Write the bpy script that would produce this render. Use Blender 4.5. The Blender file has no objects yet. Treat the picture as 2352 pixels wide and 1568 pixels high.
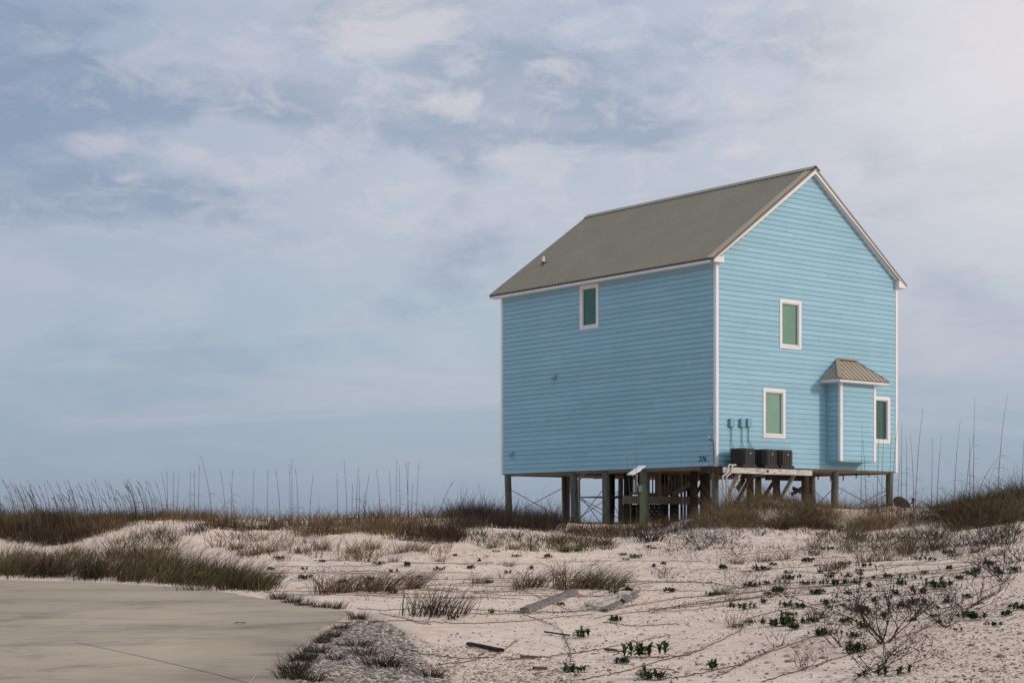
import bpy, math, random
import numpy as np
from mathutils import Vector, Matrix

random.seed(7)
rng = np.random.default_rng(11)
scene = bpy.context.scene
col = scene.collection

# ------------------------------------------------------------------ camera facts (measured from the photograph)
FP, CX, HY, EYE = 3872.0, 1176.0, 1210.5, 1.6      # focal length, principal column, horizon row in a 2352x1568 frame; eye height
S = 4096 / 2352.0                                   # full-size pixels per frame unit
YAW = 0.682
NC = (6.6354, 54.788)                               # near corner of the house
CA, SA = math.cos(YAW), math.sin(YAW)
W, L, ZB, ZE, ZR = 9.27, 11.13, 3.594, 10.194, 13.88

def at(px, py, D):
    return ((px - CX) / FP * D, D, EYE - (py - HY) / FP * D)

def loc2(X, Y):                                     # world XY -> house XY
    dx, dy = X - NC[0], Y - NC[1]
    return (dx * CA + dy * SA, -dx * SA + dy * CA)

def h2w(x, y):
    return (NC[0] + x * CA - y * SA, NC[1] + x * SA + y * CA)

def on_y(sx, sy, yl=0.0):                           # full-size pixel -> point on house plane y = yl
    r = (sx - 2048.0) / 6743.0
    # NC0 + x*CA - yl*SA = r*(NC1 + x*SA + yl*CA)
    x = (r * (NC[1] + yl * CA) - NC[0] + yl * SA) / (CA - r * SA)
    D = NC[1] + x * SA + yl * CA
    return (x, yl, EYE + (2108.0 - sy) * D / 6743.0)

def on_x(sx, sy, xl=0.0):                           # full-size pixel -> point on house plane x = xl
    r = (sx - 2048.0) / 6743.0
    y = (NC[0] + xl * CA - r * (NC[1] + xl * SA)) / (SA + r * CA)
    D = NC[1] + xl * SA + y * CA
    return (xl, y, EYE + (2108.0 - sy) * D / 6743.0)

# ------------------------------------------------------------------ mesh helpers
def mesh_np(name, V, F, tint=None, mats=(), midx=None, smooth=False):
    """V: (n,3) array, F: list of (m,k) int arrays or one array"""
    if not isinstance(F, (list, tuple)):
        F = [F]
    F = [f for f in F if len(f)]
    me = bpy.data.meshes.new(name)
    V = np.asarray(V, dtype=np.float32)
    me.vertices.add(len(V)); me.vertices.foreach_set('co', V.ravel())
    tot = sum(f.size for f in F); nf = sum(len(f) for f in F)
    me.loops.add(tot); me.polygons.add(nf)
    li = np.concatenate([f.ravel() for f in F]).astype(np.int32)
    me.loops.foreach_set('vertex_index', li)
    cnt = np.concatenate([np.full(len(f), f.shape[1]) for f in F]).astype(np.int32)
    st = np.concatenate([[0], np.cumsum(cnt)[:-1]]).astype(np.int32)
    me.polygons.foreach_set('loop_start', st)
    if midx is not None:
        me.polygons.foreach_set('material_index', np.asarray(midx, dtype=np.int32))
    if smooth:
        me.polygons.foreach_set('use_smooth', np.ones(nf, dtype=bool))
    if tint is not None:
        a = me.attributes.new('tint', 'FLOAT', 'POINT')
        a.data.foreach_set('value', np.asarray(tint, dtype=np.float32))
    me.update(calc_edges=True); me.validate()
    for m in mats:
        me.materials.append(m)
    return me

class MB:
    """collects shapes, then becomes one mesh object"""
    def __init__(s):
        s.v = []; s.f = []; s.m = []; s.t = []
    def add(s, vs, fs, mi=0, t=0.5):
        n = len(s.v); s.v += [tuple(p) for p in vs]; s.t += [t] * len(vs)
        for f in fs:
            s.f.append(tuple(i + n for i in f)); s.m.append(mi)
    def box(s, x0, x1, y0, y1, z0, z1, mi=0, t=0.5):
        vs = [(x0,y0,z0),(x1,y0,z0),(x1,y1,z0),(x0,y1,z0),(x0,y0,z1),(x1,y0,z1),(x1,y1,z1),(x0,y1,z1)]
        s.add(vs, [(0,3,2,1),(4,5,6,7),(0,1,5,4),(1,2,6,5),(2,3,7,6),(3,0,4,7)], mi, t)
    def bar(s, a, b, w, h, up=(0,0,1), mi=0, t=0.5):
        a, b = Vector(a), Vector(b); d = (b - a).normalized(); up = Vector(up)
        if abs(d.dot(up)) > 0.98: up = Vector((1, 0, 0))
        r = d.cross(up).normalized(); u = r.cross(d).normalized()
        vs = []
        for p in (a, b):
            for sx, sy in ((-1,-1),(1,-1),(1,1),(-1,1)):
                vs.append(p + r * (sx * w / 2) + u * (sy * h / 2))
        s.add(vs, [(0,1,2,3),(7,6,5,4),(0,4,5,1),(1,5,6,2),(2,6,7,3),(3,7,4,0)], mi, t)
    def tube(s, pts, rad, n=8, mi=0, t=0.5, caps=True):
        pts = [Vector(p) for p in pts]
        if not hasattr(rad, '__len__'): rad = [rad] * len(pts)
        rings = []; pu = None
        for i, p in enumerate(pts):
            d = (pts[min(i+1, len(pts)-1)] - pts[max(i-1, 0)])
            d = d.normalized() if d.length > 1e-9 else Vector((0,0,1))
            if pu is None:
                pu = Vector((0,0,1)) if abs(d.z) < .9 else Vector((1,0,0))
            r = d.cross(pu).normalized(); u = r.cross(d).normalized(); pu = u
            rings.append([p + (r * math.cos(k*2*math.pi/n) + u * math.sin(k*2*math.pi/n)) * rad[i] for k in range(n)])
        base = len(s.v); vs = [q for rg in rings for q in rg]; fs = []
        for i in range(len(pts)-1):
            for k in range(n):
                a = i*n+k; b = i*n+(k+1) % n
                fs.append((a, b, b+n, a+n))
        if caps:
            fs.append(tuple(range(n))[::-1]); fs.append(tuple((len(pts)-1)*n + k for k in range(n)))
        s.add(vs, fs, mi, t)
    def poly(s, vs, mi=0, t=0.5):
        s.add(vs, [tuple(range(len(vs)))], mi, t)
    def build(s, name, mats, parent=None, smooth=False, bevel=0):
        me = bpy.data.meshes.new(name)
        me.from_pydata(s.v, [], s.f)
        if not isinstance(mats, (list, tuple)): mats = [mats]
        for m in mats: me.materials.append(m)
        me.polygons.foreach_set('material_index', s.m)
        if smooth: me.polygons.foreach_set('use_smooth', [True]*len(s.f))
        a = me.attributes.new('tint', 'FLOAT', 'POINT'); a.data.foreach_set('value', s.t)
        me.update()
        o = bpy.data.objects.new(name, me); col.objects.link(o)
        if parent: o.parent = parent
        if bevel:
            b = o.modifiers.new('bevel', 'BEVEL'); b.width = bevel; b.segments = 2; b.limit_method = 'ANGLE'
        return o

def link(name, me, parent=None, loc=None):
    o = bpy.data.objects.new(name, me); col.objects.link(o)
    if parent: o.parent = parent
    if loc is not None: o.location = loc
    return o

def tag(o, label=None, cat=None, group=None, kind=None):
    if label: o['label'] = label
    if cat: o['category'] = cat
    if group: o['group'] = group
    if kind: o['kind'] = kind
    return o

def empty(name, loc=(0,0,0), rz=0, parent=None):
    o = bpy.data.objects.new(name, None); col.objects.link(o)
    o.location = loc; o.rotation_euler = (0,0,rz); o.empty_display_size = .2
    if parent: o.parent = parent
    return o

def copy_tree(o, parent=None):
    c = o.copy(); col.objects.link(c)
    if parent: c.parent = parent
    for ch in [x for x in bpy.data.objects if x.parent == o]:
        copy_tree(ch, c)
    return c

# ------------------------------------------------------------------ materials
def newmat(name):
    m = bpy.data.materials.new(name); m.use_nodes = True
    nt = m.node_tree; b = nt.nodes['Principled BSDF']
    return m, nt, b
def N(nt, typ, **kw):
    n = nt.nodes.new(typ)
    for k, v in kw.items():
        if k.startswith('i_'):
            n.inputs[k[2:].replace('_', ' ')].default_value = v
        else: setattr(n, k, v)
    return n
def ramp(nt, fac, stops):
    r = nt.nodes.new('ShaderNodeValToRGB'); e = r.color_ramp.elements
    e[0].position, e[0].color = stops[0][0], (*stops[0][1], 1)
    e[1].position, e[1].color = stops[-1][0], (*stops[-1][1], 1)
    for p, c in stops[1:-1]:
        q = e.new(p); q.color = (*c, 1)
    nt.links.new(fac, r.inputs[0]); return r.outputs[0]
def noise(nt, scale, detail=4, rough=.55, vec=None, stretch=None, dist=0):
    n = N(nt, 'ShaderNodeTexNoise'); n.inputs['Scale'].default_value = scale
    n.inputs['Detail'].default_value = detail; n.inputs['Roughness'].default_value = rough
    n.inputs['Distortion'].default_value = dist
    if vec is None:
        vec = nt.nodes.new('ShaderNodeTexCoord').outputs['Object']
    if stretch:
        mp = N(nt, 'ShaderNodeMapping'); mp.inputs['Scale'].default_value = stretch
        nt.links.new(vec, mp.inputs[0]); vec = mp.outputs[0]
    nt.links.new(vec, n.inputs['Vector'])
    return n.outputs['Fac']
def mixc(nt, fac, a, b, mode='MIX'):
    m = nt.nodes.new('ShaderNodeMix'); m.data_type = 'RGBA'; m.blend_type = mode
    for sock, v in ((m.inputs[0], fac), (m.inputs[6], a), (m.inputs[7], b)):
        if isinstance(v, (int, float)): sock.default_value = v
        elif isinstance(v, tuple): sock.default_value = (*v, 1)
        else: nt.links.new(v, sock)
    return m.outputs[2]
def math_(nt, op, a, b=None, c=None, clamp=False):
    m = nt.nodes.new('ShaderNodeMath'); m.operation = op; m.use_clamp = clamp
    for i, v in enumerate((a, b, c)):
        if v is None: continue
        if isinstance(v, (int, float)): m.inputs[i].default_value = v
        else: nt.links.new(v, m.inputs[i])
    return m.outputs[0]
def bump(nt, b, h, strength=.3, dist=.01):
    bp = N(nt, 'ShaderNodeBump'); bp.inputs['Strength'].default_value = strength; bp.inputs['Distance'].default_value = dist
    nt.links.new(h, bp.inputs['Height']); nt.links.new(bp.outputs[0], b.inputs['Normal'])

def simple(name, c1, c2, scale=8, rough=.7, spec=.3, metal=0, stretch=None, bumps=0, tintvar=0, lo=.3, hi=.7, fine=0):
    m, nt, b = newmat(name)
    f = noise(nt, scale, 6, .6, stretch=stretch)
    c = ramp(nt, f, [(lo, c1), (hi, c2)])
    if tintvar:
        a = N(nt, 'ShaderNodeAttribute', attribute_name='tint')
        v = math_(nt, 'MULTIPLY_ADD', a.outputs['Fac'], tintvar, 1 - tintvar/2)
        c = mixc(nt, 1.0, c, v, 'MULTIPLY')
    if fine:
        f2 = noise(nt, fine, 3, .7)
        v = math_(nt, 'MULTIPLY_ADD', f2, .5, .75)
        c = mixc(nt, 1.0, c, v, 'MULTIPLY')
    nt.links.new(c, b.inputs['Base Color'])
    b.inputs['Roughness'].default_value = rough; b.inputs['Metallic'].default_value = metal
    b.inputs['Specular IOR Level'].default_value = spec
    if bumps: bump(nt, b, f, bumps, .02)
    return m

def foliage(name, stops, trans=.25):
    m, nt, b = newmat(name)
    a = N(nt, 'ShaderNodeAttribute', attribute_name='tint')
    c = ramp(nt, a.outputs['Fac'], stops)
    nt.links.new(c, b.inputs['Base Color'])
    b.inputs['Roughness'].default_value = .75; b.inputs['Specular IOR Level'].default_value = .15
    tr = N(nt, 'ShaderNodeBsdfTranslucent'); nt.links.new(c, tr.inputs[0])
    mx = N(nt, 'ShaderNodeMixShader'); mx.inputs[0].default_value = trans
    nt.links.new(b.outputs[0], mx.inputs[1]); nt.links.new(tr.outputs[0], mx.inputs[2])
    nt.links.new(mx.outputs[0], nt.nodes['Material Output'].inputs[0])
    return m

M = {}
def paint_blue():
    m, nt, b = newmat('blue_siding_paint')
    a = N(nt, 'ShaderNodeAttribute', attribute_name='tint')
    f = noise(nt, .55, 5, .6)
    base = ramp(nt, f, [(.3, (.262, .458, .555)), (.7, (.297, .491, .585))])
    v = math_(nt, 'MULTIPLY_ADD', a.outputs['Fac'], .10, .95)
    c = mixc(nt, 1.0, base, v, 'MULTIPLY')
    s = noise(nt, 1.4, 6, .7, stretch=(1, 1, 3.5))
    st = ramp(nt, s, [(.52, (1, 1, 1)), (.75, (.92, .95, .95))])
    c = mixc(nt, 1.0, c, st, 'MULTIPLY')
    g = noise(nt, 60, 3, .8)
    c = mixc(nt, 1.0, c, math_(nt, 'MULTIPLY_ADD', g, .3, .85), 'MULTIPLY')
    nt.links.new(c, b.inputs['Base Color'])
    b.inputs['Roughness'].default_value = .62; b.inputs['Specular IOR Level'].default_value = .25
    bump(nt, b, g, .25, .004)
    return m
M['blue'] = paint_blue()
M['groove_shade'] = simple('siding_painted_lap_shadow', (.085, .185, .22), (.11, .23, .265), 5)  # darkened band paints the shadow line under each lap; the recess is modelled
M['bluepart'] = simple('blue_painted_fitting', (.19, .37, .44), (.22, .41, .47), 9)
M['white'] = simple('white_trim_paint', (.70, .68, .67), (.78, .76, .75), 3, .5, fine=40)
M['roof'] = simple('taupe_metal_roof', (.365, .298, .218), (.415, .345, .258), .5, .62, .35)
M['roofside_shade'] = simple('taupe_metal_rib_side_shaded', (.29, .238, .175), (.345, .287, .215), .9, .62, .35)  # roof colour darkened on the rib sides, painting in their shading
M['rooftrim'] = simple('tan_metal_trim', (.50, .39, .275), (.58, .455, .325), 1.5, .55, .4, 0)
M['roofedge_and_shade'] = simple('roof_dark_edge_and_shade', (.06, .055, .05), (.09, .085, .075), 5)  # sheet undersides, screws and laps, plus painted shadow strips
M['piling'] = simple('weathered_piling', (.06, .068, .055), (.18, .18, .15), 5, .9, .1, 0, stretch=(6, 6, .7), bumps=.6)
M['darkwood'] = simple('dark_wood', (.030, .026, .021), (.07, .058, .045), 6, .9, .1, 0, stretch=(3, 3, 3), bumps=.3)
M['beigewood'] = simple('beige_painted_wood', (.20, .175, .14), (.27, .24, .195), 5, .8, .15)
M['floorwood'] = simple('underfloor_wood', (.20, .165, .125), (.32, .265, .20), 3, .9, .1, 0, stretch=(6, .5, 1))
M['platwhite'] = simple('weathered_white_board', (.30, .265, .23), (.62, .58, .54), 4, .8, .15, 0, stretch=(1, 1, 4), lo=.35, hi=.6)
M['pvc'] = simple('pvc_pipe', (.50, .48, .45), (.62, .60, .57), 5, .5)
M['rod'] = simple('rusty_rod', (.03, .026, .024), (.07, .055, .045), 10, .8)
M['acgrey'] = simple('charcoal_cabinet', (.010, .010, .011), (.02, .02, .021), 6, .6, .3)
M['acrib'] = simple('charcoal_rib', (.055, .052, .05), (.085, .08, .077), 6, .6, .3)
M['black'] = simple('black_plastic', (.012, .012, .013), (.022, .022, .023), 6, .5)
M['chrome'] = simple('badge_metal', (.45, .40, .40), (.6, .55, .55), 6, .3, .5, .6)
M['panelwhite'] = simple('antenna_white', (.74, .70, .71), (.80, .76, .77), 3, .4)
M['steel'] = simple('galvanised_steel', (.16, .16, .16), (.26, .26, .26), 8, .45, .5, .5)
M['dishgrey'] = simple('dark_dish', (.045, .042, .038), (.075, .07, .062), 4, .6)
M['numeral'] = simple('dark_numeral', (.02, .03, .035), (.03, .04, .045), 4, .6)
M['greenpost'] = simple('green_treated_wood', (.075, .09, .05), (.13, .145, .085), 6, .85, .1, 0, stretch=(6, 6, .8), bumps=.4)
M['driftwood'] = simple('grey_driftwood', (.075, .066, .06), (.27, .245, .23), 7, .9, .1, 0, stretch=(.6, 9, 9), bumps=.8, lo=.35, hi=.62)
M['rope'] = simple('white_rope', (.32, .28, .24), (.60, .54, .48), 20, .9, .1)
M['darkstick'] = simple('charred_stick', (.02, .018, .016), (.06, .05, .045), 9, .9, .1)
M['redbit'] = simple('red_brown_litter', (.16, .03, .025), (.22, .05, .04), 9)
M['bulb'] = simple('clear_bulb', (.55, .5, .42), (.65, .6, .5), 4, .2, .6)
M['vine'] = simple('vine_stem', (.07, .043, .025), (.19, .125, .07), 3, .9, .1)
M['twig'] = simple('dead_twig', (.028, .020, .017), (.07, .05, .042), 3, .9, .1)
M['seed'] = simple('dark_seed_head', (.02, .014, .012), (.045, .03, .026), 3, .9, .1)

def glassmat(name, tint, rough=.06, mixf=.55):
    m, nt, b = newmat(name)
    b.inputs['Base Color'].default_value = (*tint, 1); b.inputs['Roughness'].default_value = rough
    b.inputs['Transmission Weight'].default_value = 0
    tr = N(nt, 'ShaderNodeBsdfTransparent'); tr.inputs[0].default_value = (.84, .91, .87, 1)
    gl = N(nt, 'ShaderNodeBsdfGlossy'); gl.inputs['Roughness'].default_value = rough
    gl.inputs[0].default_value = (.55, .8, .72, 1)
    fr = N(nt, 'ShaderNodeFresnel'); fr.inputs[0].default_value = 1.5
    f = math_(nt, 'MULTIPLY_ADD', fr.outputs[0], 1.0, .04)
    mx = N(nt, 'ShaderNodeMixShader')
    nt.links.new(f, mx.inputs[0]); nt.links.new(tr.outputs[0], mx.inputs[1]); nt.links.new(gl.outputs[0], mx.inputs[2])
    nt.links.new(mx.outputs[0], nt.nodes['Material Output'].inputs[0])
    return m
M['glass'] = glassmat('tinted_glass', (.2, .5, .4))
M['blind'] = simple('window_blind', (.33, .43, .37), (.40, .50, .43), 2, .7)
M['shade'] = simple('green_window_shade', (.085, .24, .205), (.10, .265, .225), 2, .7)
M['room'] = simple('room_behind_window', (.07, .11, .085), (.11, .14, .105), 1.2, .8)
M['sash'] = simple('white_vinyl_sash', (.66, .65, .64), (.72, .71, .70), 4, .4)

def sandmat():
    m, nt, b = newmat('white_beach_sand')
    tc = nt.nodes.new('ShaderNodeTexCoord').outputs['Object']
    f = noise(nt, .35, 5, .6, tc)
    c = ramp(nt, f, [(.3, (.87, .645, .50)), (.7, (.95, .735, .60))])
    f2 = noise(nt, 3.0, 8, .75, tc)
    c = mixc(nt, 1.0, c, ramp(nt, f2, [(.38, (.80, .76, .72)), (.55, (1, 1, 1))]), 'MULTIPLY')
    # coarse shelly grit: voronoi speckle
    v = N(nt, 'ShaderNodeTexVoronoi'); v.inputs['Scale'].default_value = 16; nt.links.new(tc, v.inputs['Vector'])
    sp = math_(nt, 'LESS_THAN', v.outputs['Distance'], .22)
    msk = ramp(nt, noise(nt, .5, 4, .6, tc), [(.46, (0, 0, 0)), (.6, (1, 1, 1))])
    fac = math_(nt, 'MULTIPLY', sp, msk); fac = math_(nt, 'MULTIPLY', fac, .55)
    vc = mixc(nt, .6, v.outputs['Color'], (.45, .36, .28)); vc = mixc(nt, .55, vc, (.40, .33, .27))
    c = mixc(nt, fac, c, vc)
    g = noise(nt, 45, 4, .8, tc)
    c = mixc(nt, 1.0, c, math_(nt, 'MULTIPLY_ADD', g, .5, .76), 'MULTIPLY')
    # grey gravel soil next to the driveway
    a = N(nt, 'ShaderNodeAttribute', attribute_name='tint')
    gc = ramp(nt, noise(nt, 9, 6, .75, tc), [(.32, (.17, .135, .11)), (.68, (.50, .41, .335))])
    c = mixc(nt, a.outputs['Fac'], c, gc)
    nt.links.new(c, b.inputs['Base Color'])
    b.inputs['Roughness'].default_value = .95; b.inputs['Specular IOR Level'].default_value = .1
    h = math_(nt, 'ADD', math_(nt, 'MULTIPLY', f2, 1.5), math_(nt, 'MULTIPLY', g, .5))
    h = math_(nt, 'ADD', h, math_(nt, 'MULTIPLY', noise(nt, 9, 4, .6, tc, (1, 2.2, 1)), 1.0))
    bump(nt, b, h, .7, .05)
    return m
M['sand'] = sandmat()

def concretemat():
    m, nt, b = newmat('driveway_concrete')
    tc = nt.nodes.new('ShaderNodeTexCoord').outputs['Object']
    f = noise(nt, .16, 4, .55, tc, (1, 1, 1), 1.2)
    c = ramp(nt, f, [(.30, (.29, .222, .163)), (.45, (.425, .322, .232)), (.68, (.52, .396, .285))])
    f2 = noise(nt, .5, 6, .7, tc, (1, 1.3, 1), .8)
    c = mixc(nt, 1.0, c, ramp(nt, f2, [(.36, (.62, .66, .69)), (.48, (.95, .95, .95)), (.64, (1, 1, 1)), (.76, (1.12, 1.12, 1.12))]), 'MULTIPLY')
    f3 = noise(nt, 3.5, 8, .85, tc, (.7, 1.6, 1))
    c = mixc(nt, 1.0, c, ramp(nt, f3, [(.30, (.74, .74, .74)), (.46, (1, 1, 1)), (.62, (1, 1, 1)), (.72, (1.14, 1.14, 1.14))]), 'MULTIPLY')
    g = noise(nt, 55, 3, .85, tc)
    c = mixc(nt, 1.0, c, math_(nt, 'MULTIPLY_ADD', g, .5, .75), 'MULTIPLY')
    nt.links.new(c, b.inputs['Base Color']); b.inputs['Roughness'].default_value = .9
    b.inputs['Specular IOR Level'].default_value = .15
    bump(nt, b, g, .35, .006)
    return m
M['concrete'] = concretemat()
M['joint'] = simple('joint_line', (.10, .085, .07), (.20, .17, .14), 6, .9)
M['joint2'] = simple('faint_joint_line', (.42, .37, .32), (.5, .45, .4), 6, .9)
M['dry'] = foliage('dry_dune_grass', [(0, (.022, .014, .009)), (.35, (.070, .041, .021)), (.7, (.155, .100, .052)), (1, (.32, .235, .14))])
M['olive'] = foliage('olive_dune_grass', [(0, (.022, .017, .009)), (.3, (.055, .043, .018)), (.6, (.078, .074, .026)), (.85, (.15, .118, .055)), (1, (.29, .225, .125))])
M['purple'] = foliage('dark_red_brown_grass', [(0, (.015, .009, .009)), (.5, (.042, .025, .021)), (1, (.10, .065, .045))])
M['oat'] = foliage('sea_oat_straw', [(0, (.06, .042, .028)), (.5, (.12, .09, .062)), (1, (.22, .17, .125))])
M['leaf'] = foliage('green_leaf', [(0, (.022, .030, .014)), (.4, (.042, .078, .026)), (.75, (.085, .125, .042)), (.9, (.13, .13, .055)), (1, (.12, .075, .04))])
M['yellow'] = simple('yellow_petal', (.75, .48, .02), (.85, .6, .04), 8)
M['stone'] = foliage('gravel_stone', [(0, (.10, .08, .066)), (.5, (.30, .245, .20)), (1, (.56, .47, .39))], 0)
M['pebble'] = foliage('tan_shell_pebble', [(0, (.13, .11, .10)), (.3, (.33, .25, .19)), (.7, (.55, .43, .33)), (1, (.72, .64, .56))], 0)

# ------------------------------------------------------------------ terrain
def vnoise(x, y, seed=0):
    xi = np.floor(x).astype(np.int64); yi = np.floor(y).astype(np.int64)
    fx = x - xi; fy = y - yi; fx = fx*fx*(3-2*fx); fy = fy*fy*(3-2*fy)
    def h(a, b):
        n = (a * 374761393 + b * 668265263 + seed * 982451653) & 0xffffffff
        n = ((n ^ (n >> 13)) * 1274126177) & 0xffffffff
        return ((n ^ (n >> 16)) & 0xffff) / 65535.0
    return (h(xi, yi)*(1-fx) + h(xi+1, yi)*fx)*(1-fy) + (h(xi, yi+1)*(1-fx) + h(xi+1, yi+1)*fx)*fy - .5
def fbm(x, y, o=4, seed=0):
    r = 0; a = 1
    for i in range(o):
        r = r + a * vnoise(x * 2**i, y * 2**i, seed + i); a *= .5
    return r

cp = []
def C(px, *rows):
    for py, D in rows: cp.append(at(px, py, D))
C(-250, (1235, 50), (1200, 56)); C(-250, (1290, 41), (1265, 45))
C(0, (1290, 41), (1265, 45), (1238, 50), (1198, 55))
C(200, (1293, 40.5), (1258, 46), (1232, 49), (1198, 55))
C(300, (1255, 45), (1228, 48), (1207, 51))
C(400, (1305, 38.5), (1262, 44), (1232, 47), (1203, 50))
C(470, (1204, 50.5))
C(600, (1325, 36), (1280, 41), (1243, 46), (1212, 51))
C(700, (1350, 32), (1300, 38), (1250, 44), (1209, 51))
C(800, (1355, 30.5), (1300, 36.5), (1250, 43), (1216, 50))
C(950, (1400, 26), (1350, 30.8), (1300, 36.5), (1255, 42.5), (1219, 49))
C(1080, (1300, 36.5), (1255, 42), (1225, 46), (1198, 52))
C(1176, (1350, 31), (1400, 26.5), (1300, 37), (1240, 45.5), (1215, 49), (1195, 56), (1194, 63))
C(1290, (1240, 46), (1222, 51), (1212, 60))
C(1390, (1350, 31), (1300, 37.5), (1255, 44), (1232, 50), (1226, 58.9))
C(1480, (1225, 49.5), (1213, 57)); C(1480, (1260, 43))
C(1600, (1568, 16), (1500, 19), (1400, 26), (1350, 30.5), (1300, 36), (1255, 42), (1222, 47), (1205, 50))
C(1690, (1175, 49.5), (1213, 46)); C(1765, (1152, 50), (1185, 47.5), (1215, 45)); C(1850, (1166, 50), (1213, 45))
C(1900, (1190, 53), (1216, 46)); C(1900, (1350, 29), (1300, 34), (1255, 40))
C(2000, (1250, 40), (1300, 33), (1400, 23.5), (1500, 17.8), (1568, 15.2))
C(2050, (1190, 55), (1225, 44)); C(2150, (1177, 52), (1228, 42), (1260, 37))
C(2250, (1160, 50), (1190, 45), (1222, 40))
C(2352, (1143, 50), (1175, 45), (1210, 38), (1300, 28), (1400, 21), (1500, 16.8), (1568, 14.8))
C(2600, (1130, 50), (1175, 43), (1210, 36), (1300, 26.5), (1400, 20), (1568, 14))
C(1176, (1500, 19.5), (1568, 16.3)); C(900, (1450, 22.3), (1500, 19), (1568, 15.8)); C(1400, (1400, 26.2), (1450, 22.3), (1568, 16.2))
for px in (-250, 0, 200, 400, 600):
    for D in (6, 10, 15, 20, 25, 30):
        cp.append(((px-CX)/FP*D, D, .012*D - .03))
for px, py in ((0, 1330), (150, 1334), (300, 1341), (450, 1351), (600, 1373), (700, 1387), (808, 1404), (740, 1443), (668, 1520)):
    D = EYE / ((py-HY)/FP + .012); cp.append(((px-CX)/FP*D, D, .012*D - .02))
for x in (-20, -8, 0, 8, 20):
    cp.append((x, -10, -.05)); cp.append((x, 3, 0.0))
for x in (-26, -12): cp += [(x, 66, 1.2), (x, 78, -.6)]
for x in (-2, 5, 12): cp += [(x, 68, 1.7), (x, 84, -.5)]
cp += [(10, 62, 1.95), (14, 60, 2.0), (24, 66, 1.6), (24, 80, -.5), (6, 60, 1.6), (30, 40, 2.2), (20, 20, 1.0), (20, 30, 1.6), (-24, 20, .2), (-24, 35, .4)]
cp = np.array(cp)
def U(r2): return np.where(r2 > 0, r2 * np.log(np.maximum(r2, 1e-12)) * .5, 0)
P = cp[:, :2] / 10.0; n = len(P)
K = U(((P[:, None] - P[None])**2).sum(-1)) + np.eye(n) * .004
A = np.zeros((n+3, n+3)); A[:n, :n] = K; A[:n, n] = 1; A[:n, n+1:] = P; A[n, :n] = 1; A[n+1:, :n] = P.T
wts = np.linalg.solve(A, np.concatenate([cp[:, 2], np.zeros(3)]))
def tps(X, Y):
    shp = X.shape; q = np.stack([X.ravel(), Y.ravel()], 1) / 10.0; out = np.zeros(len(q))
    for i in range(0, len(q), 20000):
        s = q[i:i+20000]; out[i:i+20000] = U(((s[:, None]-P[None])**2).sum(-1)) @ wts[:n] + wts[n] + s @ wts[n+1:]
    return out.reshape(shp)

# driveway outline on the sloping plane z = .012*Y
def drv(px, py):
    D = EYE / ((py-HY)/FP + .012); return ((px-CX)/FP*D, D)
dpts = [drv(*p) for p in ((-420, 1321), (-200, 1324), (0, 1330), (150, 1334), (300, 1341), (400, 1346), (470, 1352), (530, 1361), (600, 1373), (700, 1387), (780, 1399),
        (806, 1403.5), (809, 1406), (795, 1414), (765, 1428), (735, 1444), (705, 1470), (682, 1498), (664, 1530), (656, 1560), (655, 1590), (662, 1650), (690, 1760), (740, 1900))]
dpts += [(2.5, 2), (3.5, -12), (-30, -12), (-30, 30)]
# smooth resample of the edge, with small irregularity
dense = []
for i in range(len(dpts)):
    a = np.array(dpts[i]); b = np.array(dpts[(i+1) % len(dpts)])
    k = max(1, int(np.linalg.norm(b-a) / .12)) if i < 24 else 1
    for j in range(k):
        p = a + (b-a)*j/k
        if i < 24: p = p + np.array([vnoise(np.array(p[0]*1.7), np.array(p[1]*1.7), 5), vnoise(np.array(p[0]*1.7), np.array(p[1]*1.7), 9)]) * .10
        dense.append(p)
dense = np.array(dense)
def in_poly(X, Y, poly):
    ins = np.zeros(X.shape, bool); m = len(poly)
    for i in range(m):
        x0, y0 = poly[i]; x1, y1 = poly[(i+1) % m]
        if y0 == y1: continue
        c = ((y0 > Y) != (y1 > Y)) & (X < (x1-x0)*(Y-y0)/(y1-y0) + x0)
        ins ^= c
    return ins

fx = np.arange(-24, 26.01, .16); fy = np.arange(9, 64.01, .16)
def outer(a, lo, hi, far):
    l = [lo]; s = .5
    while l[-1] > -far: l.append(l[-1]-s); s *= 1.35
    r = [hi]; s = .5
    while r[-1] < far: r.append(r[-1]+s); s *= 1.35
    return np.concatenate([np.array(l[1:])[::-1], a, np.array(r[1:])])
gx = outer(fx, fx[0], fx[-1], 4000); gy = outer(fy, fy[0], fy[-1], 4000)
GX, GY = np.meshgrid(gx, gy)
cxx = np.clip(GX, -32, 34); cyy = np.clip(GY, -12, 82)
GZ = tps(cxx, cyy)
b1 = fbm(GX*.45, GY*.45, 4, 3); b2 = fbm(GX*2.1, GY*2.1, 3, 21)
far_ = np.clip((GY-20)/25, .15, 1)
GZ = GZ + b1*.14*far_ + b2*.042*(.5+far_)
# rubble-topped mound left
md = np.exp(-(((GX - (400-CX)/FP*50)/2.2)**2 + ((GY-50)/2.0)**2)); GZ += md * (fbm(GX*3, GY*3, 3, 33)*.14)
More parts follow.
